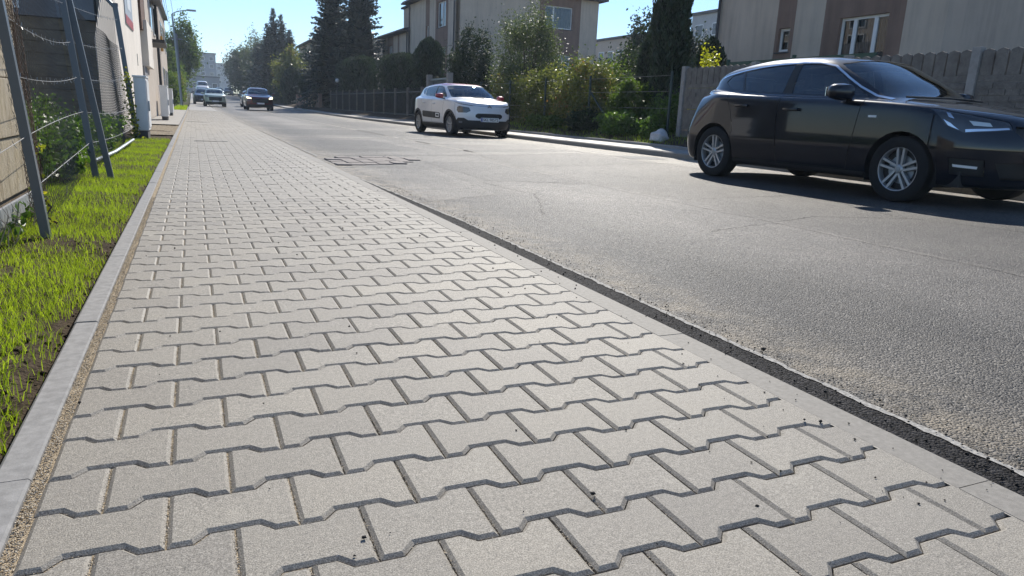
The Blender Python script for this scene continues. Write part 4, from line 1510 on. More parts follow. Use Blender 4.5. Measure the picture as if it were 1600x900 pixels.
gf = empty('green_fence', (11.3, 13.6, .3), 0, 'green metal fence panels rising just above the concrete fence', 'fence')
for k in range(2):
    y_ = -k * 2.0
    MB().box((-.03, y_ - .03, -.3), (.03, y_ + .03, 1.78)).build('post', MT['green_metal'], gf)
    MB().box((-.02, y_ - 1.965, 1.62), (.02, y_ - .035, 1.72)).build('rail', MT['green_metal'], gf)
    for s in range(12):
        MB().box((-.012, y_ - .10 - s * .16 - .10, .1), (.012, y_ - .10 - s * .16, 1.615)).build('slat', MT['green_metal'], gf)

# ------------------------------------------------------------ post and wire garden fence
pf = empty('garden_fence', (10.5, 18.5, .3), 0, 'dark green post and wire fence overgrown by garden shrubs', 'fence')
for y_ in (-3.9, 0, 2.9, 5.8, 8.7, 11.6):
    MB().tube([(0, y_, -.3), (0, y_, 1.52)], .035, 8).build('post', MT['green_dark'], pf)
MB().tube([(0, 0, 1.1), (0, -1.3, .15)], .025, 6).build('brace', MT['green_dark'], pf)
for z_ in (.25, .65, 1.05, 1.42):
    MB().tube([(0, -3.9, z_), (0, 11.6, z_)], .004, 4).build('wire', MT['wire'], pf)
gp = empty('garden_gate', (10.5, 31.1, .3), 0, 'garden gate with two pale concrete posts behind the white hatchback roof', 'gate')
for y_ in (0, 3.05):
    MB().box((-.12, y_ - .12, -.3), (.12, y_ + .12, 2.0), .01).build('post', MT['fence_post'], gp)
MB().box((-.03, .13, 1.72), (.03, 2.92, 1.80)).box((-.03, .13, .1), (.03, 2.92, .16)).build('rail', MT['steel_paint'], gp)
for s in range(18):
    MB().box((-.012, .22 + s * .15, .161), (.012, .25 + s * .15, 1.719)).build('bar', MT['steel_paint'], gp)
bf = empty('bar_fence', (10.4, 35, .2), 0, 'dark metal bar fence under the clipped hedges', 'fence')
for i in range(11):
    y_ = i * 2.6
    MB().box((-.06, y_ - .06, -.2), (.06, y_ + .06, 1.55 + hz(35 + y_))).build('post', MT['fence_conc'], bf)
    if i < 10:
        MB().box((-.02, y_ + .07, 1.30), (.02, y_ + 2.53, 1.35)).box((-.02, y_ + .07, .15), (.02, y_ + 2.53, .2)).build('rail', MT['black'], bf)
        mb = MB()
        for s in range(17):
            mb.box((-.01, y_ + .15 + s * .142, .05), (.01, y_ + .17 + s * .142, 1.5))
        o = mb.build('bars', MT['black'], bf)
        o['kind'] = 'stuff'
gl = empty('globe_lamp', (10.3, 57.5, .2), 0, 'small garden lamp with white globe by the far hedge', 'lamp')
MB().tube([(0, 0, -.2), (0, 0, 2.2)], .04, 6).build('pole', MT['black'], gl)
bm_ = bmesh.new()
bmesh.ops.create_icosphere(bm_, subdivisions=2, radius=.16)
m_ = MB()
m_.add_bm(bm_)
m_.build('globe', MT['white_plastic'], gl, (0, 0, 2.34), True)

# big pale stone at the garden edge
bm_ = bmesh.new()
bmesh.ops.create_icosphere(bm_, subdivisions=3, radius=1)
for v in bm_.verts:
    q = 1 + .12 * math.sin(3 * v.co.x + 1) * math.cos(4 * v.co.y) + .08 * math.sin(7 * v.co.z + 3 * v.co.x)
    v.co = Vector((v.co.x * .2 * q, v.co.y * .24 * q, max(v.co.z, -.4) * .19 * q))
m_ = MB()
m_.add_bm(bm_)
tag(m_.build('boulder', grainy('pale_stone', (.42, .41, .40), (.68, .67, .66), 6, .85, .6, 20, .03), None, (9.95, 14.1, .26), True), 'pale boulder at the garden edge left of the black hatchback', 'boulder')

# ------------------------------------------------------------ gardens
thuja('column_thuja', (11.6, 16.35, .3), [(.1, .36), (1.2, .44), (2.3, .50), (3.3, .47), (4.4, .38), (5.2, .22), (5.6, .03)], 'tall dark columnar thuja beside the end of the concrete fence', 17000, (.07, .17), 1)
thuja('column_thuja', (12.1, 17.8, .3), [(.1, .34), (1.2, .46), (2.0, .46), (2.5, .28), (2.8, .04)], 'shorter dark thuja tucked left of the tall columnar thuja', 8000, (.07, .16), 2)
thuja('column_thuja', (13.8, 17.4, .3), [(.1, .34), (1.2, .5), (2.0, .46), (2.5, .28), (2.75, .04)], 'shorter dark thuja right of the tall columnar thuja', 7000, (.07, .16), 3)
shrub('golden_shrub', (12.5, 15.95, .3), .38, .44, 2.2, 4200, (.05, .10), MT['lf_yellow'], 'bright yellow shrub peeking over the concrete fence end', 'shrub', 30, .2, .6, 5)
shrub('silvery_shrub', (12.5, 27.2, .3), 1.35, 1.7, 4.4, 24000, (.06, .13), MT['lf_olive'], 'tall silvery leaved shrub behind the bonnet of the white hatchback', 'shrub', 120, .15, .42, 6, None, 14, .03)
shrub('dark_shrub', (12.2, 33.2, .3), 1.1, 1.6, 4.0, 17000, (.07, .15), MT['lf_dark'], 'dark evergreen shrub right of the clipped egg thuja', 'shrub', 80, .16, .5, 7, None, 12, .03)
thuja('egg_thuja', (11.5, 37.5, .3), [(.2, .3), (1.3, .62), (2.4, .84), (3.2, .78), (3.8, .46), (4.05, .05)], 'clipped egg shaped thuja behind the white hatchback', 9500, (.08, .18), 8)
thuja('clipped_hedge', (11.3, 43.2, .3), [(.1, .75), (2.6, .80), (3.2, .74), (3.45, .5), (3.5, .05)], 'clipped dark hedge left of the egg shaped thuja', 14000, (.09, .2), 9, None, 4.2, 'hedge')
thuja('clipped_hedge', (11.3, 55.5, .4), [(.1, .8), (2.9, .85), (3.5, .8), (3.75, .5), (3.8, .05)], 'clipped dark hedge in front of the tall spruces', 14000, (.10, .22), 10, None, 6.5, 'hedge')
gardens = [
    ('turning_shrub', (11.0, 25.4, .3), .7, 1.5, 1.8, 9000, MT['lf_autumn'], 'yellow-green leafy shrub right beside the white hatchback nose'),
    ('turning_shrub', (10.85, 22.6, .3), .6, 1.3, 1.95, 11000, MT['lf_autumn'], 'shrub with reddish leaves at the farther green fence post'),
    ('turning_shrub', (10.8, 19.6, .3), .6, 1.5, 2.15, 15000, MT['lf_autumn'], 'tall shrub with pale glossy leaves at the nearer green fence post'),
    ('turning_shrub', (12.0, 20.8, .3), .9, 1.6, 2.4, 10000, MT['lf_mid'], 'green shrub behind the two green fence posts'),
    ('garden_plant', (10.9, 17.0, .3), .45, .9, 1.4, 9000, MT['lf_mid'], 'leafy green plants left of the tall thuja foot'),
    ('garden_plant', (10.9, 15.3, .3), .35, .6, 1.05, 3600, MT['lf_weed'], 'green leafy plant against the end post of the concrete fence'),
    ('garden_plant', (10.2, 16.3, .2), .34, .9, .62, 5200, MT['lf_weed'], 'low bright green plants spilling towards the pavement'),
    ('garden_plant', (10.1, 14.75, .2), .22, .35, .52, 2200, MT['lf_weed'], 'small bright green plant beside the pale boulder'),
    ('garden_plant', (10.2, 18.3, .2), .35, .8, .62, 3600, MT['lf_dark'], 'dark low ground plants below the nearer green post'),
    ('garden_plant', (10.3, 21.0, .25), .3, 1.3, .42, 2600, MT['lf_mid'], 'low green plants between the two green fence posts'),
]
for i, (nm, loc, rx, ry, h, n, m, lab) in enumerate(gardens):
    shrub(nm, loc, rx, ry, h, int(n * .8), (.045, .11), m, lab, 'shrub' if 'shrub' in nm else 'plant', 60, .18, .62, 20 + i, None, 14, .010)
shrub('evergreen_shrub', (14.0, 22.0, .3), 1.2, 2.0, 2.7, 8000, (.08, .16), MT['lf_dark'], 'dark shrub mass behind the garden plants', 'shrub', 60, .18, .5, 41)
shrub('evergreen_shrub', (14.5, 30.5, .3), 1.4, 2.4, 3.0, 8000, (.08, .16), MT['lf_dark'], 'dark shrub behind the silvery shrub', 'shrub', 60, .18, .5, 42)
shrub('evergreen_shrub', (22, 33.5, .3), 2.2, 2.2, 3.7, 9000, (.10, .2), MT['lf_dark'], 'dark bushes below the peach apartment block', 'shrub', 60, .18, .5, 43)
shrub('evergreen_shrub', (17.5, 26.8, .3), 1.4, 1.6, 3.0, 8000, (.09, .18), MT['lf_dark'], 'dark bush left of the thuja group', 'shrub', 60, .18, .5, 46)
tree('reddish_tree', (25, 37.6, .3), 1.5, 1.5, 6.3, 1.0, 9000, (.14, .28), MT['lf_dark'], 'dark rounded tree left of the tall thuja', 60, .17, 44, .14)
tree('broadleaf_tree', (26, 33.6, .3), 2.0, 1.6, 4.7, .5, 9000, (.14, .28), MT['lf_dark'], 'dark tree between the tall thuja and the nearest house', 60, .17, 45, .14)

spruce('spruce_tree', (11.8, 68.0, hz(68)), 13.0, 3.2, 'left one of the two tall dark spruces', 1, .24, None, 13)
spruce('spruce_tree', (13.6, 65.0, hz(65)), 14.0, 3.3, 'right one of the two tall dark spruces', 2, .24, None, 13)
spruce('spruce_tree', (11.9, 74, hz(74)), 8.6, 3.2, 'shorter spruce filling the left flank of the tall spruces', 3, .26, None, 12)
for i, (x, y, H_, r_, lab) in enumerate(((9.9, 108, 10.6, 2.3, 'leftmost spire of the spiky far conifers'), (11.0, 110, 12.8, 2.4, 'tallest spire of the spiky far conifers'), (12.2, 112, 12.3, 2.4, 'spire right of the tallest far conifer'), (13.2, 111, 10.4, 2.5, 'rightmost spire of the spiky far conifers beside the cream house'), (9.9, 124, 8.6, 3.0, 'low broad conifer left of the spiky group'))):
    spruce('conifer_tree', (x, y, hz(y)), H_, r_, lab, 80 + i, .36, MT['lf_spruce'], 9, .6, 'far conifers by the cream house', 1.5, .35)
tree('broadleaf_tree', (11.0, 92, hz(92)), 1.9, 2.4, 6.6, .8, 9000, (.18, .36), MT['lf_autumn'], 'leafy yellow-green tree before the spiky far conifers', 60, .16, 51, .14)
tree('broadleaf_tree', (10.6, 142, hz(142)), 2.6, 2.6, 11.8, 2.0, 6000, (.2, .42), MT['lf_olive'], 'pale thin-leaved birch left of the spiky conifers', 60, .16, 52, .14)
for i, (x, y, h, r_, lab) in enumerate(((10.6, 152, 9.0, 2.8, 'dark tree left of the pale birch'), (11.0, 190, 11.0, 3.6, 'farthest dark tree on the right side of the street'), (10.2, 165, 8.0, 2.6, 'dark low tree between the far trees on the right'), (11.2, 132, 7.0, 2.8, 'dark tree below the pale birch'), (13, 100, 6.5, 2.6, 'dark bush below the cream house eaves'))):
    tree('broadleaf_tree', (x, y, hz(y)), r_, r_, h, .3, 9000, (.3, .55), MT['lf_dark'], lab, 50, .2, 60 + i, .14)
thuja('ball_thuja', (10.3, 73, hz(73)), [(.8, .2), (1.2, .62), (2.0, .85), (2.8, .72), (3.3, .3), (3.4, .03)], 'small clipped ball thuja left of the tall spruces', 3600, (.12, .26), 71)
thuja('column_thuja', (10.6, 88, hz(88)), [(.2, .9), (1.6, 1.2), (3.0, 1.15), (4.0, .8), (4.5, .1)], 'rounded dark thuja before the far leafy tree', 4200, (.14, .3), 72)
thuja('clipped_hedge', (10.5, 104, hz(104)), [(.1, 1.0), (2.2, 1.0), (3.0, .8), (3.2, .1)], 'long dark hedge along the far right pavement', 7000, (.15, .3), 73, None, 14, 'hedge')
gw = empty('garden_wall', (10.3, 66, hz(66)), 0, 'low brown garden wall with piers under the ball thuja', 'wall')
for i in range(6):
    MB().box((-.15, i * 3.0 - .18, -.3), (.15, i * 3.0 + .18, 1.5), .01).build('pier', MT['house_brown'], gw)
    if i < 5: MB().box((-.08, i * 3.0 + .19, -.3), (.08, i * 3.0 + 2.81, 1.15)).build('wall_panel', MT['house_cream'] if i in (1, 2) else MT['house_brown'], gw)
# grass and ground cover along the right bank
spots = []
for _ in range(9000):
    y = random.uniform(13.0, 30)
    x = random.uniform(9.45, 10.6)
    if random.random() < .35 + .5 * fbm(x * 2, y): spots.append((x, y, float(np.interp(x, [9.43, 9.8, 10.3, 10.8], [0.10, 0.17, 0.30, 0.33]))))
V, F, T = blades(spots, 0.04, 0.13, 0.004, 0.6)
me = mesh_np('grass', V, F, MT['grass'])
tinted(me, [t_ * .5 for t_ in T])
tag(link('grass', me), 'thin grass on the bank below the garden fence', 'grass', kind='stuff')

# ================================================================== CARS
def pchip_eval(Yv, t, flat_ends=(False, False, False)):
    """monotone cubic through rows of Yv (n,k) at integer nodes"""
    Yv = np.asarray(Yv, float)
    n = len(Yv)
    d = np.diff(Yv, axis=0)
    m = np.zeros_like(Yv)
    a, b = d[:-1], d[1:]
    with np.errstate(divide='ignore', invalid='ignore'):
        h = np.where(a * b > 0, 2 * a * b / (a + b), 0)
    m[1:-1] = np.nan_to_num(h)
    m[0], m[-1] = d[0], d[-1]
    for k, fl in enumerate(flat_ends):
        if fl: m[0, k] = m[-1, k] = 0
    i = np.clip(np.floor(t).astype(int), 0, n - 2)
    s = (t - i)[:, None]
    return (2 * s ** 3 - 3 * s ** 2 + 1) * Yv[i] + (s ** 3 - 2 * s ** 2 + s) * m[i] + (-2 * s ** 3 + 3 * s ** 2) * Yv[i + 1] + (s ** 3 - s ** 2) * m[i + 1]


def ring(W, xf, xr, z, sx, lf=.80, nf=2.3, lr=.50, nr=2.8):
    z = [z] * 15 if isinstance(z, (int, float)) else z
    pts = []
    for y in (0, .36 * W, .66 * W, .88 * W):
        pts.append((xf + lf * (1 - (1 - (y / W) ** nf) ** (1 / nf)), y))
    for x in sx:
        y = W
        if x < xf + lf: y = W * (1 - ((lf - (x - xf)) / lf) ** nf) ** (1 / nf)
        if x > xr - lr: y = W * (1 - ((x - (xr - lr)) / lr) ** nr) ** (1 / nr)
        pts.append((x, y))
    for y in (.86 * W, .5 * W, 0):
        pts.append((xr - lr * (1 - (1 - (y / W) ** nr) ** (1 / nr)), y))
    return [(x, y, zz) for (x, y), zz in zip(pts, z)]


def make_net(lower, r7, r8, r10, roof, xc, sx, bulge=.018):
    rows = [ring(*r[:4], sx, **(r[4] if len(r) > 4 else {})) for r in lower] + [r7, r8]
    r8a, r10a = np.array(r8), np.array(r10)
    r9 = r8a + (r10a - r8a) * .52
    r9[:, 1] += bulge * np.sign(r9[:, 1])
    r9[:6, 0] -= np.array([.03, .03, .028, .02, .01, 0])
    r9[12:, 0] += np.array([.02, .03, .03])
    rows += [r9, r10a]
    rx, rz_ = zip(*roof)
    r11 = np.array(r10a)
    r11[:, 0] = r10a[:, 0] * .80 + xc * .20
    r11[:, 1] *= .66
    r11[:, 2] = np.interp(r11[:, 0], rx, rz_) - .028 * (r11[:, 1] / .6) ** 2
    r12 = np.array(r10a)
    r12[:, 0] = r10a[:, 0] * .58 + xc * .42
    r12[:, 1] = 0
    r12[:, 2] = np.interp(r12[:, 0], rx, rz_)
    return np.array([np.array(r, float) for r in rows + [r11, r12]])


sxA = [.60, .92, 1.38, 1.92, 2.46, 3.02, 3.56, 3.98]
NET_A = make_net(
    [(.78, .16, 4.20, .19), (.85, .07, 4.31, .215), (.892, .02, 4.36, .36), (.905, .0, 4.37, .55),
     (.903, .03, 4.345, [.70, .70, .70, .71, .71, .72, .73, .74, .75, .77, .78, .79, .78, .77, .77], dict(lr=.62, nr=2.5)),
     (.896, .075, 4.30, [.785, .79, .805, .83, .85, .88, .905, .925, .945, .96, .975, .985, .97, .95, .95], dict(lr=.75, nr=2.3)),
     (.862, .15, 4.255, [.845, .85, .865, .89, .905, .935, .962, .985, 1.0, 1.02, 1.04, 1.055, 1.04, 1.01, 1.01], dict(lr=.85, nr=2.2))],
    [(.60, 0, .945), (.60, .27, .942), (.62, .48, .935), (.66, .64, .93), (.80, .725, .93), (1.05, .778, .955), (1.42, .805, .978), (1.92, .815, .998), (2.46, .817, 1.014), (3.02, .812, 1.034), (3.53, .775, 1.062), (3.88, .70, 1.085), (4.09, .56, 1.08), (4.18, .33, 1.068), (4.195, 0, 1.068)],
    [(1.07, 0, 1.005), (1.08, .27, 1.003), (1.105, .48, .998), (1.15, .62, .992), (1.22, .70, .987), (1.37, .757, .985), (1.60, .785, .995), (1.96, .793, 1.012), (2.46, .794, 1.03), (3.02, .788, 1.05), (3.48, .752, 1.078), (3.80, .68, 1.11), (4.0, .55, 1.118), (4.09, .32, 1.118), (4.125, 0, 1.115)],
    [(1.88, 0, 1.425), (1.89, .25, 1.42), (1.92, .43, 1.408), (1.97, .52, 1.39), (2.02, .57, 1.382), (2.10, .60, 1.385), (2.22, .617, 1.392), (2.42, .622, 1.40), (2.68, .622, 1.40), (3.06, .612, 1.385), (3.42, .596, 1.358), (3.70, .57, 1.325), (3.86, .49, 1.312), (3.92, .28, 1.322), (3.94, 0, 1.326)],
    [(1.5, 1.30), (1.9, 1.43), (2.2, 1.468), (2.6, 1.485), (3.0, 1.478), (3.4, 1.445), (3.7, 1.392), (3.95, 1.33)], 2.85, sxA)

sxB = [.54, .84, 1.26, 1.75, 2.25, 2.80, 3.34, 3.70]
NET_B = make_net(
    [(.74, .14, 3.88, .19), (.82, .05, 3.95, .225), (.868, .01, 3.98, .38), (.876, .0, 3.99, .55),
     (.873, .012, 3.98, .72),
     (.866, .045, 3.96, [.845, .85, .865, .885, .90, .92, .935, .945, .955, .965, .975, .98, .97, .95, .95]),
     (.842, .10, 3.93, [.905, .91, .925, .945, .962, .98, .995, 1.005, 1.012, 1.022, 1.032, 1.04, 1.035, 1.02, 1.02])],
    [(.5, 0, 1.0), (.5, .26, .998), (.52, .46, .992), (.56, .62, .985), (.68, .71, .99), (.88, .765, 1.0), (1.25, .788, 1.01), (1.75, .795, 1.02), (2.25, .795, 1.03), (2.8, .79, 1.04), (3.3, .772, 1.055), (3.66, .72, 1.075), (3.84, .6, 1.075), (3.89, .34, 1.065), (3.9, 0, 1.065)],
    [(.86, 0, 1.055), (.87, .26, 1.053), (.90, .46, 1.048), (.96, .61, 1.04), (1.03, .69, 1.035), (1.14, .74, 1.032), (1.40, .767, 1.035), (1.8, .773, 1.042), (2.25, .773, 1.052), (2.8, .768, 1.062), (3.28, .745, 1.085), (3.60, .69, 1.115), (3.78, .58, 1.125), (3.83, .33, 1.125), (3.84, 0, 1.125)],
    [(1.56, 0, 1.405), (1.57, .25, 1.40), (1.60, .43, 1.39), (1.65, .53, 1.376), (1.70, .58, 1.368), (1.79, .605, 1.368), (1.9, .622, 1.374), (2.1, .628, 1.384), (2.35, .628, 1.384), (2.78, .62, 1.378), (3.18, .605, 1.362), (3.48, .575, 1.345), (3.63, .485, 1.335), (3.69, .27, 1.343), (3.70, 0, 1.346)],
    [(1.2, 1.28), (1.57, 1.41), (1.85, 1.45), (2.2, 1.47), (2.6, 1.466), (3.0, 1.445), (3.3, 1.41), (3.72, 1.348)], 2.55, sxB)
NET_B[7:, :, 2] = 1.0 + (NET_B[7:, :, 2] - 1.0) * 1.01


def shell(net, su, sv):
    Rn, Cn, _ = net.shape
    us = np.linspace(0, Cn - 1, (Cn - 1) * su + 1)
    vs_ = np.linspace(0, Rn - 1, (Rn - 1) * sv + 1)
    g1 = np.stack([pchip_eval(net[r], us, (True, False, True)) for r in range(Rn)])
    g2 = np.stack([pchip_eval(g1[:, c], vs_) for c in range(len(us))], 1)
    nv, nu = len(vs_), len(us)
    du = np.gradient(g2, axis=1)
    dv = np.gradient(g2, axis=0)
    nr = np.cross(du, dv)
    nr /= np.linalg.norm(nr, axis=2, keepdims=True) + 1e-12
    ctr = np.array([net[:, :, 0].mean(), 0, .6])
    if ((g2 - ctr) * nr).sum() < 0: nr = -nr
    nr[:, 0, 1] = 0
    nr[:, -1, 1] = 0
    nr[-1] = (0, 0, 1)
    nr /= np.linalg.norm(nr, axis=2, keepdims=True) + 1e-12
    uu, vv = np.meshgrid(us, vs_)
    V = [list(map(float, (*g2[j, i], *nr[j, i], uu[j, i], vv[j, i]))) for j in range(nv) for i in range(nu)]
    F = []
    for j in range(nv - 1):
        for i in range(nu - 1):
            F.append([(j * nu + i, j * nu + i + 1, (j + 1) * nu + i + 1, (j + 1) * nu + i), 'body'])
    return V, F


AX = {'side': (0, 2), 'front': (1, 2), 'top': (0, 1), 'uv': (6, 7)}


def cut(V, F, new, view, poly, vr=(0, 99), ur=(0, 99), of=('body',)):
    ia, ib = AX[view]
    ar = sum(poly[i][0] * poly[(i + 1) % len(poly)][1] - poly[(i + 1) % len(poly)][0] * poly[i][1] for i in range(len(poly)))
    if ar < 0: poly = poly[::-1]
    xs, zs = [p[0] for p in poly], [p[1] for p in poly]
    bx = (min(xs), max(xs), min(zs), max(zs))
    cache = {}
    out = []
    n = len(poly)
    for f in F:
        idx, tg = f
        if tg not in of:
            out.append(f)
            continue
        cu = sum(V[i][6] for i in idx) / len(idx)
        cv = sum(V[i][7] for i in idx) / len(idx)
        pa, pb = [V[i][ia] for i in idx], [V[i][ib] for i in idx]
        if not (vr[0] <= cv <= vr[1] and ur[0] <= cu <= ur[1]) or max(pa) < bx[0] or min(pa) > bx[1] or max(pb) < bx[2] or min(pb) > bx[3]:
            out.append(f)
            continue
        cur = list(idx)
        for e in range(n):
            (x0, z0), (x1, z1) = poly[e], poly[(e + 1) % n]
            sd = [(x1 - x0) * (V[i][ib] - z0) - (z1 - z0) * (V[i][ia] - x0) for i in cur]
            if all(s >= -1e-9 for s in sd): continue
            if all(s <= 1e-9 for s in sd):
                out.append([tuple(cur), tg])
                cur = []
                break
            ins, outs = [], []
            m = len(cur)
            for k in range(m):
                a, b, sa, sb = cur[k], cur[(k + 1) % m], sd[k], sd[(k + 1) % m]
                (ins if sa >= 0 else outs).append(a)
                if (sa >= 0) != (sb >= 0):
                    key = (min(a, b), max(a, b), e)
                    if key not in cache:
                        t = sa / (sa - sb)
                        cache[key] = len(V)
                        V.append([V[a][q] + (V[b][q] - V[a][q]) * t for q in range(8)])
                    ins.append(cache[key])
                    outs.append(cache[key])
            if len(outs) >= 3: out.append([tuple(outs), tg])
            cur = ins
            if len(cur) < 3:
                cur = []
                break
        if cur: out.append([tuple(cur), new])
    return out


def region_mesh(V, F, tg, mat, sides=(1, -1), sink=0.0, x0=0.0, name='part'):
    """mesh of all faces with one tag, car x -> local y, mirrored halves as asked"""
    P, N, Fo, mp = [], [], [], {}
    for s in sides:
        for idx, t_ in F:
            if t_ != tg: continue
            q = []
            for i in idx:
                k = (i, s)
                if k not in mp:
                    v = V[i]
                    mp[k] = len(P)
                    nl = math.sqrt(v[3] ** 2 + v[4] ** 2 + v[5] ** 2) or 1
                    P.append((s * (v[1] - sink * v[4] / nl), v[0] - x0 - sink * v[3] / nl, v[2] - sink * v[5] / nl))
                    N.append((s * v[4] / nl, v[3] / nl, v[5] / nl))
                if mp[k] not in q: q.append(mp[k])
            if len(q) < 3: continue
            a, b, c = (Vector(P[q[j]]) for j in (0, 1, 2))
            fn = (b - a).cross(c - a)
            if len(q) > 3: fn += (c - a).cross(Vector(P[q[3]]) - a)
            nn = sum((Vector(N[j]) for j in q), Vector())
            Fo.append(tuple(q) if fn.dot(nn) >= 0 else tuple(q[::-1]))
    if not Fo: return None
    me = bpy.data.meshes.new(name)
    me.from_pydata(P, [], Fo)
    me.polygons.foreach_set('use_smooth', np.ones(len(me.polygons), bool))
    me.normals_split_custom_set_from_vertices(N)
    me.materials.append(mat)
    return me


def circle(cx, cz, r, n=28): return [(cx + r * math.cos(6.28318 * i / n), cz + r * math.sin(6.28318 * i / n)) for i in range(n)]


def band(p, q, w):
    d = np.array(q, float) - np.array(p, float)
    d /= np.linalg.norm(d)
    nn = np.array((-d[1], d[0])) * w / 2
    p, q = np.array(p), np.array(q)
    return [tuple(p - nn), tuple(q - nn), tuple(q + nn), tuple(p + nn)]


def make_wheel(parent, loc, side, Rt, wd, style, alloy):
    tb = MB()
    Rr = Rt * .66
    prof = [(Rr, -wd * .42), (Rr * 1.02, -wd * .48), (Rt * .93, -wd * .5), (Rt * .985, -wd * .43), (Rt, -wd * .3), (Rt, wd * .3), (Rt * .985, wd * .43), (Rt * .93, wd * .5), (Rt * .80, wd * .515), (Rr * 1.02, wd * .48), (Rr, wd * .42)]
    tb.lathe(prof, 40, 'y')
    t = tb.build('wheel', MT['rubber'], parent, loc, True)
    t.rotation_euler = (0, 0, R(90) if side < 0 else R(-90))
    rb = MB().lathe([(Rr * .99, -wd * .4), (Rr * .95, wd * .30), (Rr * .965, wd * .44), (Rr * 1.0, wd * .455), (Rr * 1.01, wd * .42)], 40, 'y')
    y0, y1 = wd * .22, wd * .40

    def spoke(a, off, r0, r1, w0, w1, dip=.0):
        ca, sa = math.cos(a), math.sin(a)

        def pt(r, o, y): return (ca * r - sa * o, y, sa * r + ca * o)
        v = [pt(r0, off[0] - w0, y0), pt(r0, off[0] + w0, y0), pt(r1, off[1] + w1, y0), pt(r1, off[1] - w1, y0),
             pt(r0, off[0] - w0 * .8, y1 - .01), pt(r0, off[0] + w0 * .8, y1 - .01), pt(r1, off[1] + w1 * .8, y1), pt(r1, off[1] - w1 * .8, y1)]
        n = len(rb.v)
        rb.v += v
        rb.f += [tuple(n + i for i in q) for q in ((0, 3, 2, 1), (4, 5, 6, 7), (0, 1, 5, 4), (1, 2, 6, 5), (2, 3, 7, 6), (3, 0, 4, 7))]
    for k in range(5):
        a = 6.28318 * k / 5 + .31
        if style == 'double':
            spoke(a, (.020, .034), Rr * .16, Rr * .965, .013, .016)
            spoke(a, (-.020, -.034), Rr * .16, Rr * .965, .013, .016)
        else:
            spoke(a, (0, 0), Rr * .14, Rr * .965, .018, .042)
            spoke(a + .63, (0, 0), Rr * .3, Rr * .965, .006, .012)
    rb.lathe([(0.001, wd * .40), (Rr * .15, wd * .39), (Rr * .22, wd * .34), (Rr * .24, wd * .2)], 20, 'y')
    rb.build('rim', alloy, t)
    MB().lathe([(0.001, wd * .12), (Rr * .96, wd * .10)], 28, 'y').build('wheel_dish', MT['black'], t)
    MB().lathe([(0.001, wd * .415), (Rr * .11, wd * .41), (Rr * .12, wd * .38)], 16, 'y').build('hub_cap', MT['steel'], t, smooth=True)
    MB().lathe([(Rr * .25, wd * .14), (Rr * .66, wd * .14), (Rr * .66, wd * .121)], 28, 'y').build('brake_disc', MT['steel'], t)
    return t


def car_common(root, spec):
    """interior, arches, underbody, wheels shared by every car"""
    x0, L_, W = spec['x0'], spec['L'], spec['W']
    fa, ra, Rt = spec['fa'], spec['ra'], spec['Rt']
    MB().box((-W + .14, .35 - x0, .20), (W - .14, L_ - .35 - x0, .34)).build('underbody', MT['black'], root)
    for ax in (fa, ra):
        for s in (-1, 1):
            m = MB()
            n = 18
            ra_ = Rt + .062
            for i in range(n):
                t0, t1 = math.pi * (-.12 + 1.24 * i / n), math.pi * (-.12 + 1.24 * (i + 1) / n)
                p = lambda t_, xx: (s * xx, ax - x0 + ra_ * math.cos(t_), Rt + ra_ * math.sin(t_))
                m.quad(p(t0, W - .36), p(t1, W - .36), p(t1, W - .03), p(t0, W - .03))
                m.quad(p(t0, W - .36), p(t1, W - .36), (s * (W - .36), ax - x0, Rt))
            m.build('wheel_arch_liner', MT['dark_in'], root)
            make_wheel(root, (s * (W - .015 - spec['tw'] / 2), ax - x0, Rt), s, Rt, spec['tw'], spec['style'], spec['alloy'])
    if spec.get('interior', True):
        cw = spec['cowl']
        zb = spec['belt']
        MB().box((-W + .17, cw + .1 - x0, .34), (W - .17, L_ - .5 - x0, .42)).box((-W + .18, cw + .02 - x0, .5), (W - .18, cw + .42 - x0, zb - .06), .05).build('dashboard', MT['dark_in'], root)
        for s in (-1, 1):
            m = MB().box((s * .37 - .23, cw + .95 - x0, .42), (s * .37 + .23, cw + 1.42 - x0, .58), .05)
            m.box((s * .37 - .22, cw + 1.38 - x0, .55), (s * .37 + .22, cw + 1.54 - x0, 1.10), .06)
            m.box((s * .37 - .12, cw + 1.42 - x0, 1.12), (s * .37 + .12, cw + 1.52 - x0, 1.28), .04)
            m.build('seat', MT['seat'], root)
        m = MB().box((-.6, cw + 1.95 - x0, .42), (.6, cw + 2.35 - x0, .60), .05).box((-.6, cw + 2.3 - x0, .55), (.6, cw + 2.45 - x0, 1.08), .05)
        for s in (-.42, 0, .42): m.box((s - .11, cw + 2.32 - x0, 1.09), (s + .11, cw + 2.40 - x0, 1.21), .03)
        m.build('rear_bench', MT['seat'], root)
        MB().tube([(.36 + .17 * math.cos(t_), cw + .62 - x0 + .06 * math.sin(t_), zb - .06 + .16 * math.sin(t_)) for t_ in np.linspace(0, 6.28, 17)], .014, 6).build('steering_wheel', MT['black'], root)


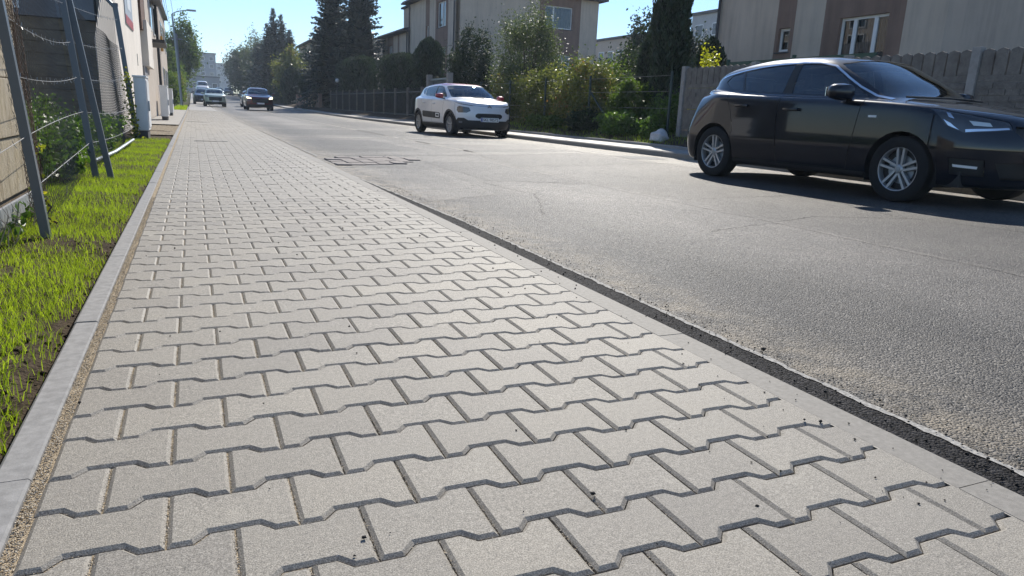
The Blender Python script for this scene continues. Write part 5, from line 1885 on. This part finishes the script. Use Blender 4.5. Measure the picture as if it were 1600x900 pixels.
def mirror_part(root, s, x, y, z, x0, paint, sc=1.0):
    bm = bmesh.new()
    bmesh.ops.create_cube(bm, size=1)
    bmesh.ops.subdivide_edges(bm, edges=bm.edges[:], cuts=3, use_grid_fill=True)
    for v in bm.verts:
        c = v.co * 2
        ln = c.length
        c = c * ((max(abs(c.x), abs(c.y), abs(c.z)) / ln) ** .72 if ln else 1)
        v.co = Vector((s * (y + .115 * sc * c.x), x - x0 + (.085 - .02 * c.x) * sc * c.y, z + .072 * sc * c.z * (1 - .12 * c.x)))
    m = MB()
    m.add_bm(bm)
    h = m.build('wing_mirror', paint, root, None, True)
    MB().box((s * (y - .16), x - .03 - x0, z - .075), (s * (y - .03), x + .03 - x0, z - .045), .008).build('mirror_arm', MT['black'], h)
    MB().box((s * (y - .085), x + .082 * sc - x0, z - .045), (s * (y + .085), x + .088 * sc - x0, z + .045)).build('mirror_glass', MT['chrome'], h)
    return h


def plate(root, y, z, text, W=.26):
    p = MB().box((-W, y - .008, z - .056), (W, y + .004, z + .056), .006).build('number_plate', MT['white_plastic'], root)
    MB().box((-W + .006, y - .0105, z - .05), (-W + .045, y - .0085, z + .05)).build('plate_band', plain('plate_blue', (.02, .05, .35), .4), p)
    if text:
        cu = bpy.data.curves.new('plate_lettering', 'FONT')
        cu.body = text
        cu.size = .105
        cu.align_x = 'CENTER'
        cu.align_y = 'CENTER'
        cu.extrude = .001
        o = bpy.data.objects.new('plate_lettering', cu)
        COL.objects.link(o)
        dg = bpy.context.evaluated_depsgraph_get()
        me = bpy.data.meshes.new_from_object(o.evaluated_get(dg))
        bpy.data.objects.remove(o)
        me.materials.clear()
        me.materials.append(MT['black'])
        o = link('plate_lettering', me, p, (.02, y - .011, z))
        o.rotation_euler = (R(90), 0, 0)
    return p


def paint_mat(name, c, flake=.0, metal=.3, spec=.4):
    M = Mat(name, .34, c, metal, spec, 1.0)
    co = M.coords('Object')
    n = M.noise(3.0, 5, .6, co)
    M.color(M.mix(n, tuple(x * .9 for x in c), tuple(min(1, x * 1.1) for x in c)))
    dust = M.noise(14, 6, .7, co)
    M.L(M.mapr(dust, .35, .75, .02, .07), M.b.inputs['Coat Roughness'])
    return M.m


# ------------------------------------------------ black five-door hatchback
def black_car():
    spec = dict(x0=2.22, L=4.37, W=.905, fa=.90, ra=3.56, Rt=.318, tw=.205, style='double', alloy=MT['alloy'], cowl=1.05, belt=1.0)
    root = empty('black_hatchback', (7.08, 6.22, -.012), R(1.8), 'black five-door hatchback with silver wheels parked at the right', 'car')
    V, F = shell(NET_A, 7, 5)
    C = lambda *a, **k: cut(V, F, *a, **k)
    for ax in (.90, 3.56):
        F = C('hole', 'side', circle(ax, .318, .362), (0, 5.5))
    # glass
    F = C('windscreen', 'uv', [(-.1, 8.10), (3.35, 8.10), (3.95, 8.25), (4.05, 9.6), (3.9, 9.88), (-.1, 9.9)])
    F = C('rear_window', 'uv', [(12.3, 8.2), (14.1, 8.15), (14.1, 9.75), (12.5, 9.7), (12.3, 9.5)])
    gv = (7.9, 10.0)
    F = C('quarter', 'side', [(1.44, 1.006), (1.66, 1.014), (1.70, 1.14), (1.60, 1.092)], gv, (4.4, 12))
    F = C('window1', 'side', [(1.705, 1.018), (2.44, 1.045), (2.46, 1.372), (2.20, 1.362), (2.02, 1.325), (1.74, 1.165)], gv, (4.4, 12))
    F = C('window2', 'side', [(2.58, 1.05), (3.22, 1.078), (3.36, 1.315), (3.02, 1.355), (2.56, 1.374)], gv, (4.4, 12.2))
    F = C('window3', 'side', [(3.26, 1.08), (3.52, 1.12), (3.66, 1.195), (3.60, 1.27), (3.39, 1.312)], gv, (4.4, 12.3))
    # bright strip above the side windows
    top = [(1.20, .985), (1.38, 1.020), (1.60, 1.118), (1.80, 1.225), (2.00, 1.338), (2.20, 1.379), (2.46, 1.389), (2.80, 1.382), (3.10, 1.362), (3.40, 1.328), (3.66, 1.285), (3.78, 1.25)]
    for a, b in zip(top[:-1], top[1:]):
        F = C('window_strip', 'side', band(a, (b[0] + .004, b[1]), .017), (7.6, 10.4), (3.4, 12.6))
    F = C('pillar', 'side', [(2.445, 1.04), (2.575, 1.045), (2.558, 1.378), (2.462, 1.378)], gv, (4.4, 12))
    # lamps and grille
    F = C('headlight', 'uv', [(1.55, 4.25), (2.9, 3.85), (3.6, 4.3), (4.45, 5.72), (3.9, 5.75), (2.6, 5.5), (1.6, 5.0)])
    F = C('running_light', 'uv', [(1.65, 4.28), (2.9, 3.90), (2.9, 4.08), (1.68, 4.42)], of=('headlight',))
    F = C('running_light', 'uv', [(2.9, 3.90), (3.5, 4.28), (3.95, 5.0), (3.86, 5.02), (3.4, 4.42), (2.9, 4.08)], of=('headlight',))
    F = C('lamp_cell', 'uv', [(2.15, 4.42), (2.65, 4.38), (2.75, 4.72), (2.2, 4.72)], of=('headlight',))
    F = C('lamp_cell2', 'uv', [(3.25, 4.75), (3.5, 4.85), (3.65, 5.35), (3.42, 5.3)], of=('headlight',))
    F = C('grille', 'uv', [(-.1, 3.3), (1.1, 3.3), (1.5, 4.1), (1.45, 4.6), (-.1, 4.62)])
    F = C('lower_grille', 'uv', [(-.1, 1.6), (1.7, 1.6), (2.0, 2.4), (-.1, 2.5)])
    F = C('fog_recess', 'uv', [(2.2, 1.7), (3.2, 1.75), (3.35, 2.55), (2.3, 2.5)])
    F = C('fog_strip', 'uv', [(2.45, 2.08), (3.15, 2.14), (3.18, 2.27), (2.45, 2.21)], of=('fog_recess',))
    F = C('tail_light', 'uv', [(10.95, 5.25), (11.6, 4.75), (12.9, 4.7), (12.95, 6.1), (11.9, 6.3), (11.2, 5.9)])
    F = C('sill_trim', 'side', [(1.25, .19), (3.2, .19), (3.2, .26), (1.25, .26)], (0, 3))
    # shut lines of doors, bonnet, bumper and hatch
    for p, q, vr, ur in (((1.50, .27), (1.45, .62), (1, 8), (4, 12)), ((1.45, .62), (1.40, .97), (1, 8), (4, 12)), ((2.47, .27), (2.52, .75), (1, 8), (4, 12)), ((2.52, .75), (2.51, 1.04), (1, 8), (4, 12)),
                         ((3.28, .40), (3.22, .62), (1, 8), (4, 12)), ((3.22, .62), (3.30, .86), (1, 8), (4, 12)), ((3.30, .86), (3.42, 1.08), (1, 8), (4, 12)), ((1.50, .27), (3.2, .27), (1, 8), (4, 12)), ((3.2, .27), (3.28, .40), (1, 8), (4, 12))):
        F = C('gap', 'side', band(p, q, .008), vr, ur)
    for p, q in (((-.1, 5.93), (4.3, 6.05)), ((4.3, 6.05), (5.2, 7.3)), ((4.05, 1.0), (4.1, 4.9)), ((12.6, 1.2), (12.6, 5.2)), ((11.9, 3.6), (12.6, 3.6)), ((12.6, 3.5), (14.1, 3.5))):
        F = C('gap', 'uv', band(p, q, .05))
    F = C('door', 'side', [(1.51, .275), (2.466, .275), (2.516, .75), (2.506, 1.02), (1.41, .96), (1.455, .62)], (1, 7.7), (4, 12))
    F = C('door2', 'side', [(2.475, .275), (3.195, .275), (3.22, .62), (3.30, .86), (3.40, 1.05), (2.516, 1.03), (2.526, .75)], (1, 7.7), (4, 12))
    pm = paint_mat('black_car_paint', (.0048, .0068, .0125), metal=0.0, spec=.08)
    x0 = spec['x0']
    link('body', region_mesh(V, F, 'body', pm, x0=x0, name='body'), root)
    for tg, nm, mt, sk in (('windscreen', 'windscreen', MT['glass_ws'], .006), ('rear_window', 'rear_window', MT['glass_car'], .006), ('grille', 'grille', MT['black'], .03), ('lower_grille', 'lower_grille', MT['black'], .04), ('gap', 'shut_lines', MT['dark_in'], .007)):
        me = region_mesh(V, F, tg, mt, sink=sk, x0=x0, name=nm)
        if me: link(nm, me, root)
    lampm = plain('headlight_lens', (.035, .038, .042), .08, 0, .6, 1.0)
    for s in (1, -1):
        for tg, nm, mt, sk in (('window1', 'side_window', MT['glass_car'], .006), ('window2', 'side_window', MT['glass_car'], .006), ('window3', 'side_window', MT['glass_car'], .006), ('quarter', 'side_window', MT['glass_car'], .006),
                               ('window_strip', 'window_strip', MT['chrome'], -.004), ('pillar', 'door_pillar', MT['black'], .002), ('door', 'door', pm, 0), ('door2', 'door', pm, 0), ('headlight', 'headlight', lampm, .004),
                               ('fog_recess', 'fog_recess', MT['black'], .02), ('tail_light', 'tail_light', plain('red_lens', (.35, .008, .012), .12, 0, .5, 1), -.003), ('sill_trim', 'sill_trim', MT['black'], 0)):
            me = region_mesh(V, F, tg, mt, (s,), sk, x0, nm)
            if not me: continue
            o = link(nm, me, root)
            if nm == 'headlight':
                for t2, n2, m2, s2 in (('running_light', 'running_light', MT['chrome'], -.003), ('lamp_cell', 'lamp_cell', plain('lamp_reflector', (.75, .76, .70), .2, .6), .0), ('lamp_cell2', 'lamp_cell', MT['chrome'], .0)):
                    m3 = region_mesh(V, F, t2, m2, (s,), s2, x0, n2)
                    if m3: link(n2, m3, o)
            if nm == 'fog_recess':
                link('fog_strip', region_mesh(V, F, 'fog_strip', MT['white_plastic'], (s,), -.002, x0, 'fog_strip'), o)
        for hx, hzv, hy in ((2.30, .862, .905), (3.08, .895, .905)):
            h = MB().box((s * hy, hx - .11 - x0, hzv - .016), (s * (hy + .035), hx + .11 - x0, hzv + .018), .012).build('door_handle', pm, root, None, True)
        mirror_part(root, s, 1.60, 1.0, 1.045, x0, pm, 1.22)
        MB().box((s * .897, 1.205 - x0, .800), (s * .906, 1.30 - x0, .822), .004).build('side_repeater', MT['white_plastic'], root)
    MB().tube([(-.62, 1.12 - x0, 1.012), (-.1, 1.02 - x0, 1.02), (.3, 1.03 - x0, 1.02)], .010, 6).tube([(.05, 1.05 - x0, 1.02), (.62, 1.14 - x0, 1.02)], .010, 6).build('wiper', MT['black'], root)
    plate(root, -.018 - x0 + .0, .42, '')
    badge = MB().lathe([(.045, 0), (.055, .004), (.055, .012), (.045, .016)], 24, 'y').box((-.05, .004, -.004), (.05, .012, .004)).build('badge', MT['chrome'], root, (0, .035 - x0 - .03, .665))
    MB().tube([(0, 3.3 - x0, 1.44), (0, 3.42 - x0, 1.52)], .006, 5).build('aerial', MT['black'], root)
    car_common(root, spec)


black_car()


# ------------------------------------------------ white hatchback with red roof
def white_car():
    spec = dict(x0=2.09, L=3.99, W=.876, fa=.82, ra=3.34, Rt=.315, tw=.19, style='star', alloy=MT['alloy'], cowl=.86, belt=1.04)
    root = empty('white_hatchback', (7.28, 20.55, -.012), R(3.5), 'small white hatchback with red roof parked by the right kerb', 'car')
    V, F = shell(NET_B, 7, 5)
    C = lambda *a, **k: cut(V, F, *a, **k)
    for ax in (.82, 3.34):
        F = C('hole', 'side', circle(ax, .315, .352), (0, 5.5))
        F = C('arch_trim1' if ax < 2 else 'arch_trim2', 'side', circle(ax, .315, .412), (0, 5.6))
    F = C('sill_trim', 'side', [(1.0, .15), (3.2, .15), (3.2, .33), (1.0, .33)], (0, 3), (4, 12))
    F = C('windscreen', 'uv', [(-.1, 8.08), (3.4, 8.08), (4.0, 8.25), (4.1, 9.65), (3.9, 9.9), (-.1, 9.93)])
    F = C('rear_window', 'uv', [(12.3, 8.2), (14.1, 8.15), (14.1, 9.8), (12.4, 9.75)])
    gv = (7.9, 10.0)
    F = C('window1', 'side', [(1.28, 1.052), (2.14, 1.066), (2.14, 1.378), (1.92, 1.37), (1.76, 1.342), (1.40, 1.15)], gv, (4.4, 12))
    F = C('window2', 'side', [(2.19, 1.07), (2.90, 1.09), (3.02, 1.13), (3.06, 1.335), (2.72, 1.366), (2.19, 1.378)], gv, (4.4, 12.2))
    F = C('window3', 'side', [(3.07, 1.12), (3.24, 1.16), (3.36, 1.24), (3.32, 1.31), (3.09, 1.335)], gv, (4.4, 12.4))
    F = C('pillar', 'side', [(2.14, 1.06), (2.19, 1.06), (2.19, 1.38), (2.14, 1.38)], gv, (4.4, 12))
    F = C('roof', 'uv', [(-.1, 10.1), (14.1, 10.1), (14.1, 12.1), (-.1, 12.1)])
    F = C('side_pad', 'side', [(1.50, .45), (1.47, .50), (1.50, .60), (1.56, .625), (2.85, .655), (2.90, .63), (2.88, .52), (2.82, .48)], (1.5, 5), (4, 12))
    F = C('pad_frame', 'side', [(1.53, .488), (1.53, .60), (1.80, .606), (1.80, .497)], (1.5, 5), (4, 12), of=('side_pad',))
    F = C('pad_hole', 'side', [(1.57, .52), (1.57, .572), (1.76, .577), (1.76, .526)], (1.5, 5), (4, 12), of=('pad_frame',))
    # face
    F = C('upper_lamp', 'uv', [(1.5, 4.70), (2.6, 4.80), (4.0, 5.15), (4.0, 5.42), (2.6, 5.12), (1.5, 5.02)])
    F = C('chrome_bar', 'uv', [(-.1, 4.78), (1.5, 4.78), (1.5, 4.92), (-.1, 4.94)])
    F = C('headlight', 'uv', [(1.75, 3.85), (2.15, 3.55), (3.05, 3.55), (3.35, 3.9), (3.3, 4.35), (2.9, 4.55), (1.9, 4.42)])
    F = C('grille', 'uv', [(-.1, 2.72), (1.0, 2.72), (1.3, 2.95), (1.3, 3.3), (1.08, 3.5), (-.1, 3.52)])
    F = C('bumper_guard', 'uv', [(-.1, .9), (2.0, .9), (2.0, 2.42), (-.1, 2.4)])
    F = C('bumper_guard', 'uv', [(2.0, .9), (3.5, .9), (3.75, 1.9), (3.1, 2.75), (2.4, 2.75), (2.0, 2.42)])
    F = C('fog_lamp', 'uv', [(2.55, 1.95), (2.95, 1.95), (2.98, 2.25), (2.55, 2.25)], of=('bumper_guard',))
    F = C('tail_light', 'uv', [(11.6, 4.6), (13.0, 4.6), (13.0, 5.8), (11.7, 5.8)])
    F = C('bumper_rear', 'uv', [(11.6, 1), (14.1, 1), (14.1, 2.4), (11.8, 2.3)])
    for p, q, vr, ur in (((1.33, .36), (1.30, .70), (1, 8), (4, 12)), ((1.30, .70), (1.22, 1.0), (1, 8), (4, 12)), ((2.16, .34), (2.19, .72), (1, 8), (4, 12)), ((2.19, .72), (2.165, 1.05), (1, 8), (4, 12)),
                         ((2.92, .50), (3.02, .80), (1, 8), (4, 12)), ((3.02, .80), (3.1, 1.08), (1, 8), (4, 12)), ((1.33, .345), (2.9, .345), (1, 8), (4, 12))):
        F = C('gap', 'side', band(p, q, .008), vr, ur)
    for p, q in (((-.1, 5.28), (3.7, 5.55)), ((3.7, 5.55), (4.6, 7.2)), ((3.55, 2.6), (3.9, 4.9))):
        F = C('gap', 'uv', band(p, q, .045))
    F = C('door', 'side', [(1.335, .35), (2.155, .35), (2.185, .72), (2.16, 1.03), (1.23, .99), (1.305, .70)], (1, 7.7), (4, 12))
    F = C('door2', 'side', [(2.165, .35), (2.86, .35), (2.92, .50), (3.015, .80), (3.085, 1.05), (2.17, 1.04), (2.195, .72)], (1, 7.7), (4, 12))
    pm = paint_mat('white_car_paint', (.66, .68, .71), metal=0.0)
    red = paint_mat('red_roof_paint', (.30, .02, .035), metal=.2)
    x0 = spec['x0']
    for tg, nm, mt, sk in (('body', 'body', pm, 0), ('roof', 'roof', red, -.003), ('windscreen', 'windscreen', MT['glass_ws'], .006), ('rear_window', 'rear_window', MT['glass_car'], .006), ('grille', 'grille', MT['black'], .03),
                           ('bumper_guard', 'bumper_guard', MT['black'], -.006), ('bumper_rear', 'rear_bumper_guard', MT['black'], -.004), ('gap', 'shut_lines', MT['dark_in'], .007), ('chrome_bar', 'nose_bar', MT['chrome'], -.003)):
        me = region_mesh(V, F, tg, mt, sink=sk, x0=x0, name=nm)
        if me: link(nm, me, root)
    lens = plain('clear_lamp', (.22, .24, .27), .08, .3, .6, 1.0)
    dlens = plain('smoked_lamp', (.04, .045, .05), .08, .2, .6, 1.0)
    for s in (1, -1):
        for tg, nm, mt, sk in (('window1', 'side_window', MT['glass_car'], .006), ('window2', 'side_window', MT['glass_car'], .006), ('window3', 'side_window', MT['glass_car'], .006), ('pillar', 'door_pillar', MT['black'], .002),
                               ('door', 'door', pm, 0), ('door2', 'door', pm, 0), ('arch_trim1', 'arch_trim', MT['black'], -.008), ('arch_trim2', 'arch_trim', MT['black'], -.008), ('sill_trim', 'sill_trim', MT['black'], -.004), ('side_pad', 'side_pad', MT['black'], -.012), ('pad_frame', 'pad_frame', MT['white_plastic'], -.016), ('pad_hole', 'pad_inset', MT['black'], -.012),
                               ('upper_lamp', 'running_lamp', lens, -.002), ('headlight', 'headlight', dlens, .003), ('tail_light', 'tail_light', plain('red_lens', (.35, .008, .012), .12, 0, .5, 1), -.003), ('fog_lamp', 'fog_lamp', lens, -.007)):
            me = region_mesh(V, F, tg, mt, (s,), sk, x0, nm)
            if me: link(nm, me, root)
        for hx, hzv in ((2.02, .865), (2.86, .885)):
            MB().box((s * .872, hx - .10 - x0, hzv - .016), (s * .905, hx + .10 - x0, hzv + .018), .012).build('door_handle', pm, root, None, True)
        mirror_part(root, s, 1.33, .96, 1.08, x0, red, 1.0)
    for k in range(2):
        z = .795 + k * .030
        MB().prism([(-.062, z - .010), (0, z + .022), (.062, z - .010), (.062, z + .006), (0, z + .040), (-.062, z + .006)], 'y', .022 - x0, .045 - x0).build('badge', MT['chrome'], root)
    plate(root, -.012 - x0, .475, 'SKL 98572', .27)
    for k in range(3):
        MB().box((-.27, .022 - x0, .535 + k * .028), (.27, .030 - x0, .542 + k * .028)).build('grille_bar', MT['black'], root)
    MB().tube([(-.55, .98 - x0, 1.062), (.0, .87 - x0, 1.068), (.25, .88 - x0, 1.07)], .010, 6).build('wiper', MT['black'], root)
    car_common(root, spec)


white_car()


# ------------------------------------------------ cars farther along the street
def far_car(name, label, loc, rz, net, base, sc, paint, lights=None, glass=None, cat='car', facing=1, text='', rails=False):
    """sc = (length, width, height) factors on a net; simpler cuts, same parts"""
    nt = net * np.array(sc)
    x0 = base['x0'] * sc[0]
    root = empty(name, loc, rz, label, cat, 'cars farther along the street')
    if facing < 0: root.rotation_euler = (0, 0, rz + math.pi)
    V, F = shell(nt, 4, 3)
    C = lambda *a, **k: cut(V, F, *a, **k)
    Rt = base['Rt'] * (1 + (sc[2] - 1) * .4)
    fa, ra = base['fa'] * sc[0], base['ra'] * sc[0]
    for ax in (fa, ra): F = C('hole', 'side', circle(ax, Rt, Rt + .045, 18), (0, 5.5))
    F = C('windscreen', 'uv', [(-.1, 8.1), (3.9, 8.1), (4.0, 9.85), (-.1, 9.9)])
    F = C('rear_window', 'uv', [(12.3, 8.2), (14.1, 8.2), (14.1, 9.7), (12.4, 9.7)])
    for a, b in (((5.0, 8.15), (8.4, 9.6)), ((8.7, 8.15), (11.2, 9.55))):
        F = C('side_glass', 'uv', [(a[0], a[1]), (b[0], a[1]), (b[0], b[1]), (a[0] + .4, b[1])])
    F = C('headlight', 'uv', [(1.9, 4.2), (3.6, 4.3), (3.9, 5.3), (2.0, 4.95)])
    F = C('grille', 'uv', [(-.1, 2.6), (1.6, 2.6), (1.8, 4.4), (-.1, 4.45)])
    F = C('lower_grille', 'uv', [(-.1, 1.0), (2.9, 1.0), (3.1, 2.0), (-.1, 2.1)])
    for tg, nm, mt, sk in (('body', 'body', paint, 0), ('windscreen', 'windscreen', MT['glass_ws'], .006), ('rear_window', 'rear_window', MT['glass_car'], .006), ('grille', 'grille', MT['black'], .02), ('lower_grille', 'lower_grille', MT['black'], .02)):
        me = region_mesh(V, F, tg, mt, sink=sk, x0=x0, name=nm)
        if me: link(nm, me, root)
    lm = lights or plain('clear_lamp', (.45, .46, .47), .12, .3, .6, 1.0)
    W = base['W'] * sc[1]
    for s in (1, -1):
        for tg, nm, mt in (('side_glass', 'side_window', MT['glass_car']), ('headlight', 'headlight', lm)):
            me = region_mesh(V, F, tg, mt, (s,), .003, x0, nm)
            if me: link(nm, me, root)
        mirror_part(root, s, base['mx'] * sc[0], (base['W'] + .09) * sc[1], 1.06 * sc[2], x0, paint, 1.0)
    plate(root, -.03 - x0, .44 * sc[2], text)
    spec = dict(x0=x0, L=base['L'] * sc[0], W=W, fa=fa, ra=ra, Rt=Rt, tw=.2, style='double', alloy=MT['alloy'], cowl=base['cowl'] * sc[0], belt=base['belt'] * sc[2])
    car_common(root, spec)
    return root


bA = dict(x0=2.22, L=4.37, W=.905, fa=.90, ra=3.56, Rt=.318, cowl=1.05, belt=1.0, mx=1.62)
bB = dict(x0=2.09, L=3.99, W=.876, fa=.82, ra=3.34, Rt=.315, cowl=.86, belt=1.04, mx=1.33)
far_car('pale_hatchback', 'pale green small hatchback standing half on the left pavement', (1.68, 66.9, hz(67)), R(1), NET_B, bB, (1.0, .98, 1.0), paint_mat('pale_green_paint', (.50, .56, .46), metal=.1), text='')
MT['lit_lamp'] = emit_mat('lit_headlamp', (1.0, .93, .55), 3.0)
far_car('red_suv', 'dark red car with lit headlamps driving towards the camera', (4.42, 57.2, hz(57) + .02), R(0), NET_A, bA, (1.0, 1.04, 1.08), paint_mat('dark_red_paint', (.10, .012, .02), metal=.3), MT['lit_lamp'])
far_car('grey_hatchback', 'grey car parked right behind the pale green hatchback', (.95, 78, hz(78)), R(1), NET_A, bA, (1.0, 1.0, 1.0), paint_mat('grey_paint', (.12, .13, .15)))
far_car('white_van', 'tall white van far along the left side of the street', (1.55, 128, hz(128)), R(0), NET_B, bB, (1.35, 1.13, 1.75), paint_mat('van_white_paint', (.62, .63, .65), metal=0), cat='van')
far_car('dark_suv', 'dark car far away in the middle of the street with a sunlit flank', (6.9, 163, hz(163)), R(-3), NET_A, bA, (1.0, 1.04, 1.15), paint_mat('anthracite_paint', (.03, .034, .04)))
far_car('blue_car', 'dark blue car far away left of the dark distant one', (4.9, 158, hz(158)), R(2), NET_A, bA, (1.0, 1.0, 1.05), paint_mat('blue_paint', (.03, .05, .10)))
far_car('silver_hatchback', 'dark silver car half hidden behind the lit red car', (4.95, 72, hz(72)), R(0), NET_B, bB, (1.05, 1.0, 1.0), paint_mat('silver_paint', (.16, .18, .20)))

# ------------------------------------------------ far pedestrian
def person(loc, rz, label):
    root = empty('person', loc, rz, label, 'person')
    J = {'pelvis': ((0, 0, .93), .13), 'waist': ((0, 0, 1.08), .12), 'chest': ((0, 0, 1.30), .155), 'neck': ((0, 0, 1.48), .055), 'head0': ((0, -.02, 1.57), .085), 'head1': ((0, -.03, 1.68), .085),
         'lh': ((-.09, 0, .88), .09), 'lk': ((-.10, -.10, .48), .062), 'la': ((-.10, -.02, .09), .042), 'lt': ((-.10, -.17, .04), .035),
         'rh': ((.09, 0, .88), .09), 'rk': ((.10, .06, .48), .062), 'ra': ((.10, .22, .13), .042), 'rt': ((.10, .10, .04), .035),
         'ls': ((-.19, 0, 1.40), .062), 'le': ((-.25, .06, 1.13), .045), 'lw': ((-.24, -.04, .90), .033), 'lf': ((-.23, -.08, .80), .03),
         'rs': ((.19, 0, 1.40), .062), 're': ((.25, .0, 1.13), .045), 'rw': ((.24, -.14, .93), .033), 'rf': ((.23, -.20, .85), .03)}
    E_ = [('pelvis', 'waist'), ('waist', 'chest'), ('chest', 'neck'), ('neck', 'head0'), ('head0', 'head1'), ('pelvis', 'lh'), ('lh', 'lk'), ('lk', 'la'), ('la', 'lt'), ('pelvis', 'rh'), ('rh', 'rk'), ('rk', 'ra'), ('ra', 'rt'),
          ('chest', 'ls'), ('ls', 'le'), ('le', 'lw'), ('lw', 'lf'), ('chest', 'rs'), ('rs', 're'), ('re', 'rw'), ('rw', 'rf')]
    names = list(J)
    me = bpy.data.meshes.new('body')
    me.from_pydata([J[k][0] for k in names], [(names.index(a), names.index(b)) for a, b in E_], [])
    o = link('body', me, None)
    md = o.modifiers.new('skin', 'SKIN')
    for v, k in zip(me.skin_vertices[0].data, names): v.radius = (J[k][1], J[k][1] * .85)
    me.skin_vertices[0].data[0].use_root = True
    s = o.modifiers.new('sub', 'SUBSURF')
    s.levels = 1
    dg = bpy.context.evaluated_depsgraph_get()
    m2 = bpy.data.meshes.new_from_object(o.evaluated_get(dg))
    bpy.data.objects.remove(o)
    m2.materials.clear()
    skin, shirt, trs = plain('skin', (.45, .28, .2), .6), plain('pale_jacket', (.42, .42, .44), .9), plain('dark_trousers', (.03, .032, .04), .9)
    for m in (skin, shirt, trs): m2.materials.append(m)
    for p in m2.polygons:
        z = p.center.z
        p.material_index = 0 if z > 1.49 or (abs(p.center.x) > .2 and z < .93) else (1 if z > .95 else 2)
        p.use_smooth = True
    b = link('body', m2, root)
    m = MB()
    bm = bmesh.new()
    bmesh.ops.create_icosphere(bm, subdivisions=2, radius=.105)
    for v in bm.verts: v.co = Vector((v.co.x, v.co.y * 1.1 + .01, max(v.co.z, -.02) + 1.68))
    m.add_bm(bm)
    m.build('hair', plain('brown_hair', (.05, .035, .025), .8), root, None, True)
    return root


person((.15, 131, hz(131)), R(10), 'pedestrian in a pale jacket walking far away on the left pavement')

# ================================================================== AIR
hz_m = bpy.data.materials.new('thin_haze')
hz_m.use_nodes = True
hz_m.node_tree.nodes.clear()
_o = hz_m.node_tree.nodes.new('ShaderNodeOutputMaterial')
_v = hz_m.node_tree.nodes.new('ShaderNodeVolumePrincipled')
_v.inputs['Color'].default_value = (0.74, 0.86, 1.0, 1)
_v.inputs['Density'].default_value = 0.00065
_v.inputs['Anisotropy'].default_value = 0.2
hz_m.node_tree.links.new(_v.outputs[0], _o.inputs['Volume'])
tag(MB().box((-260, -70, -1.3), (260, 460, 24)).build('haze', hz_m), 'thin bluish summer haze in the air over the street', 'haze', kind='stuff')
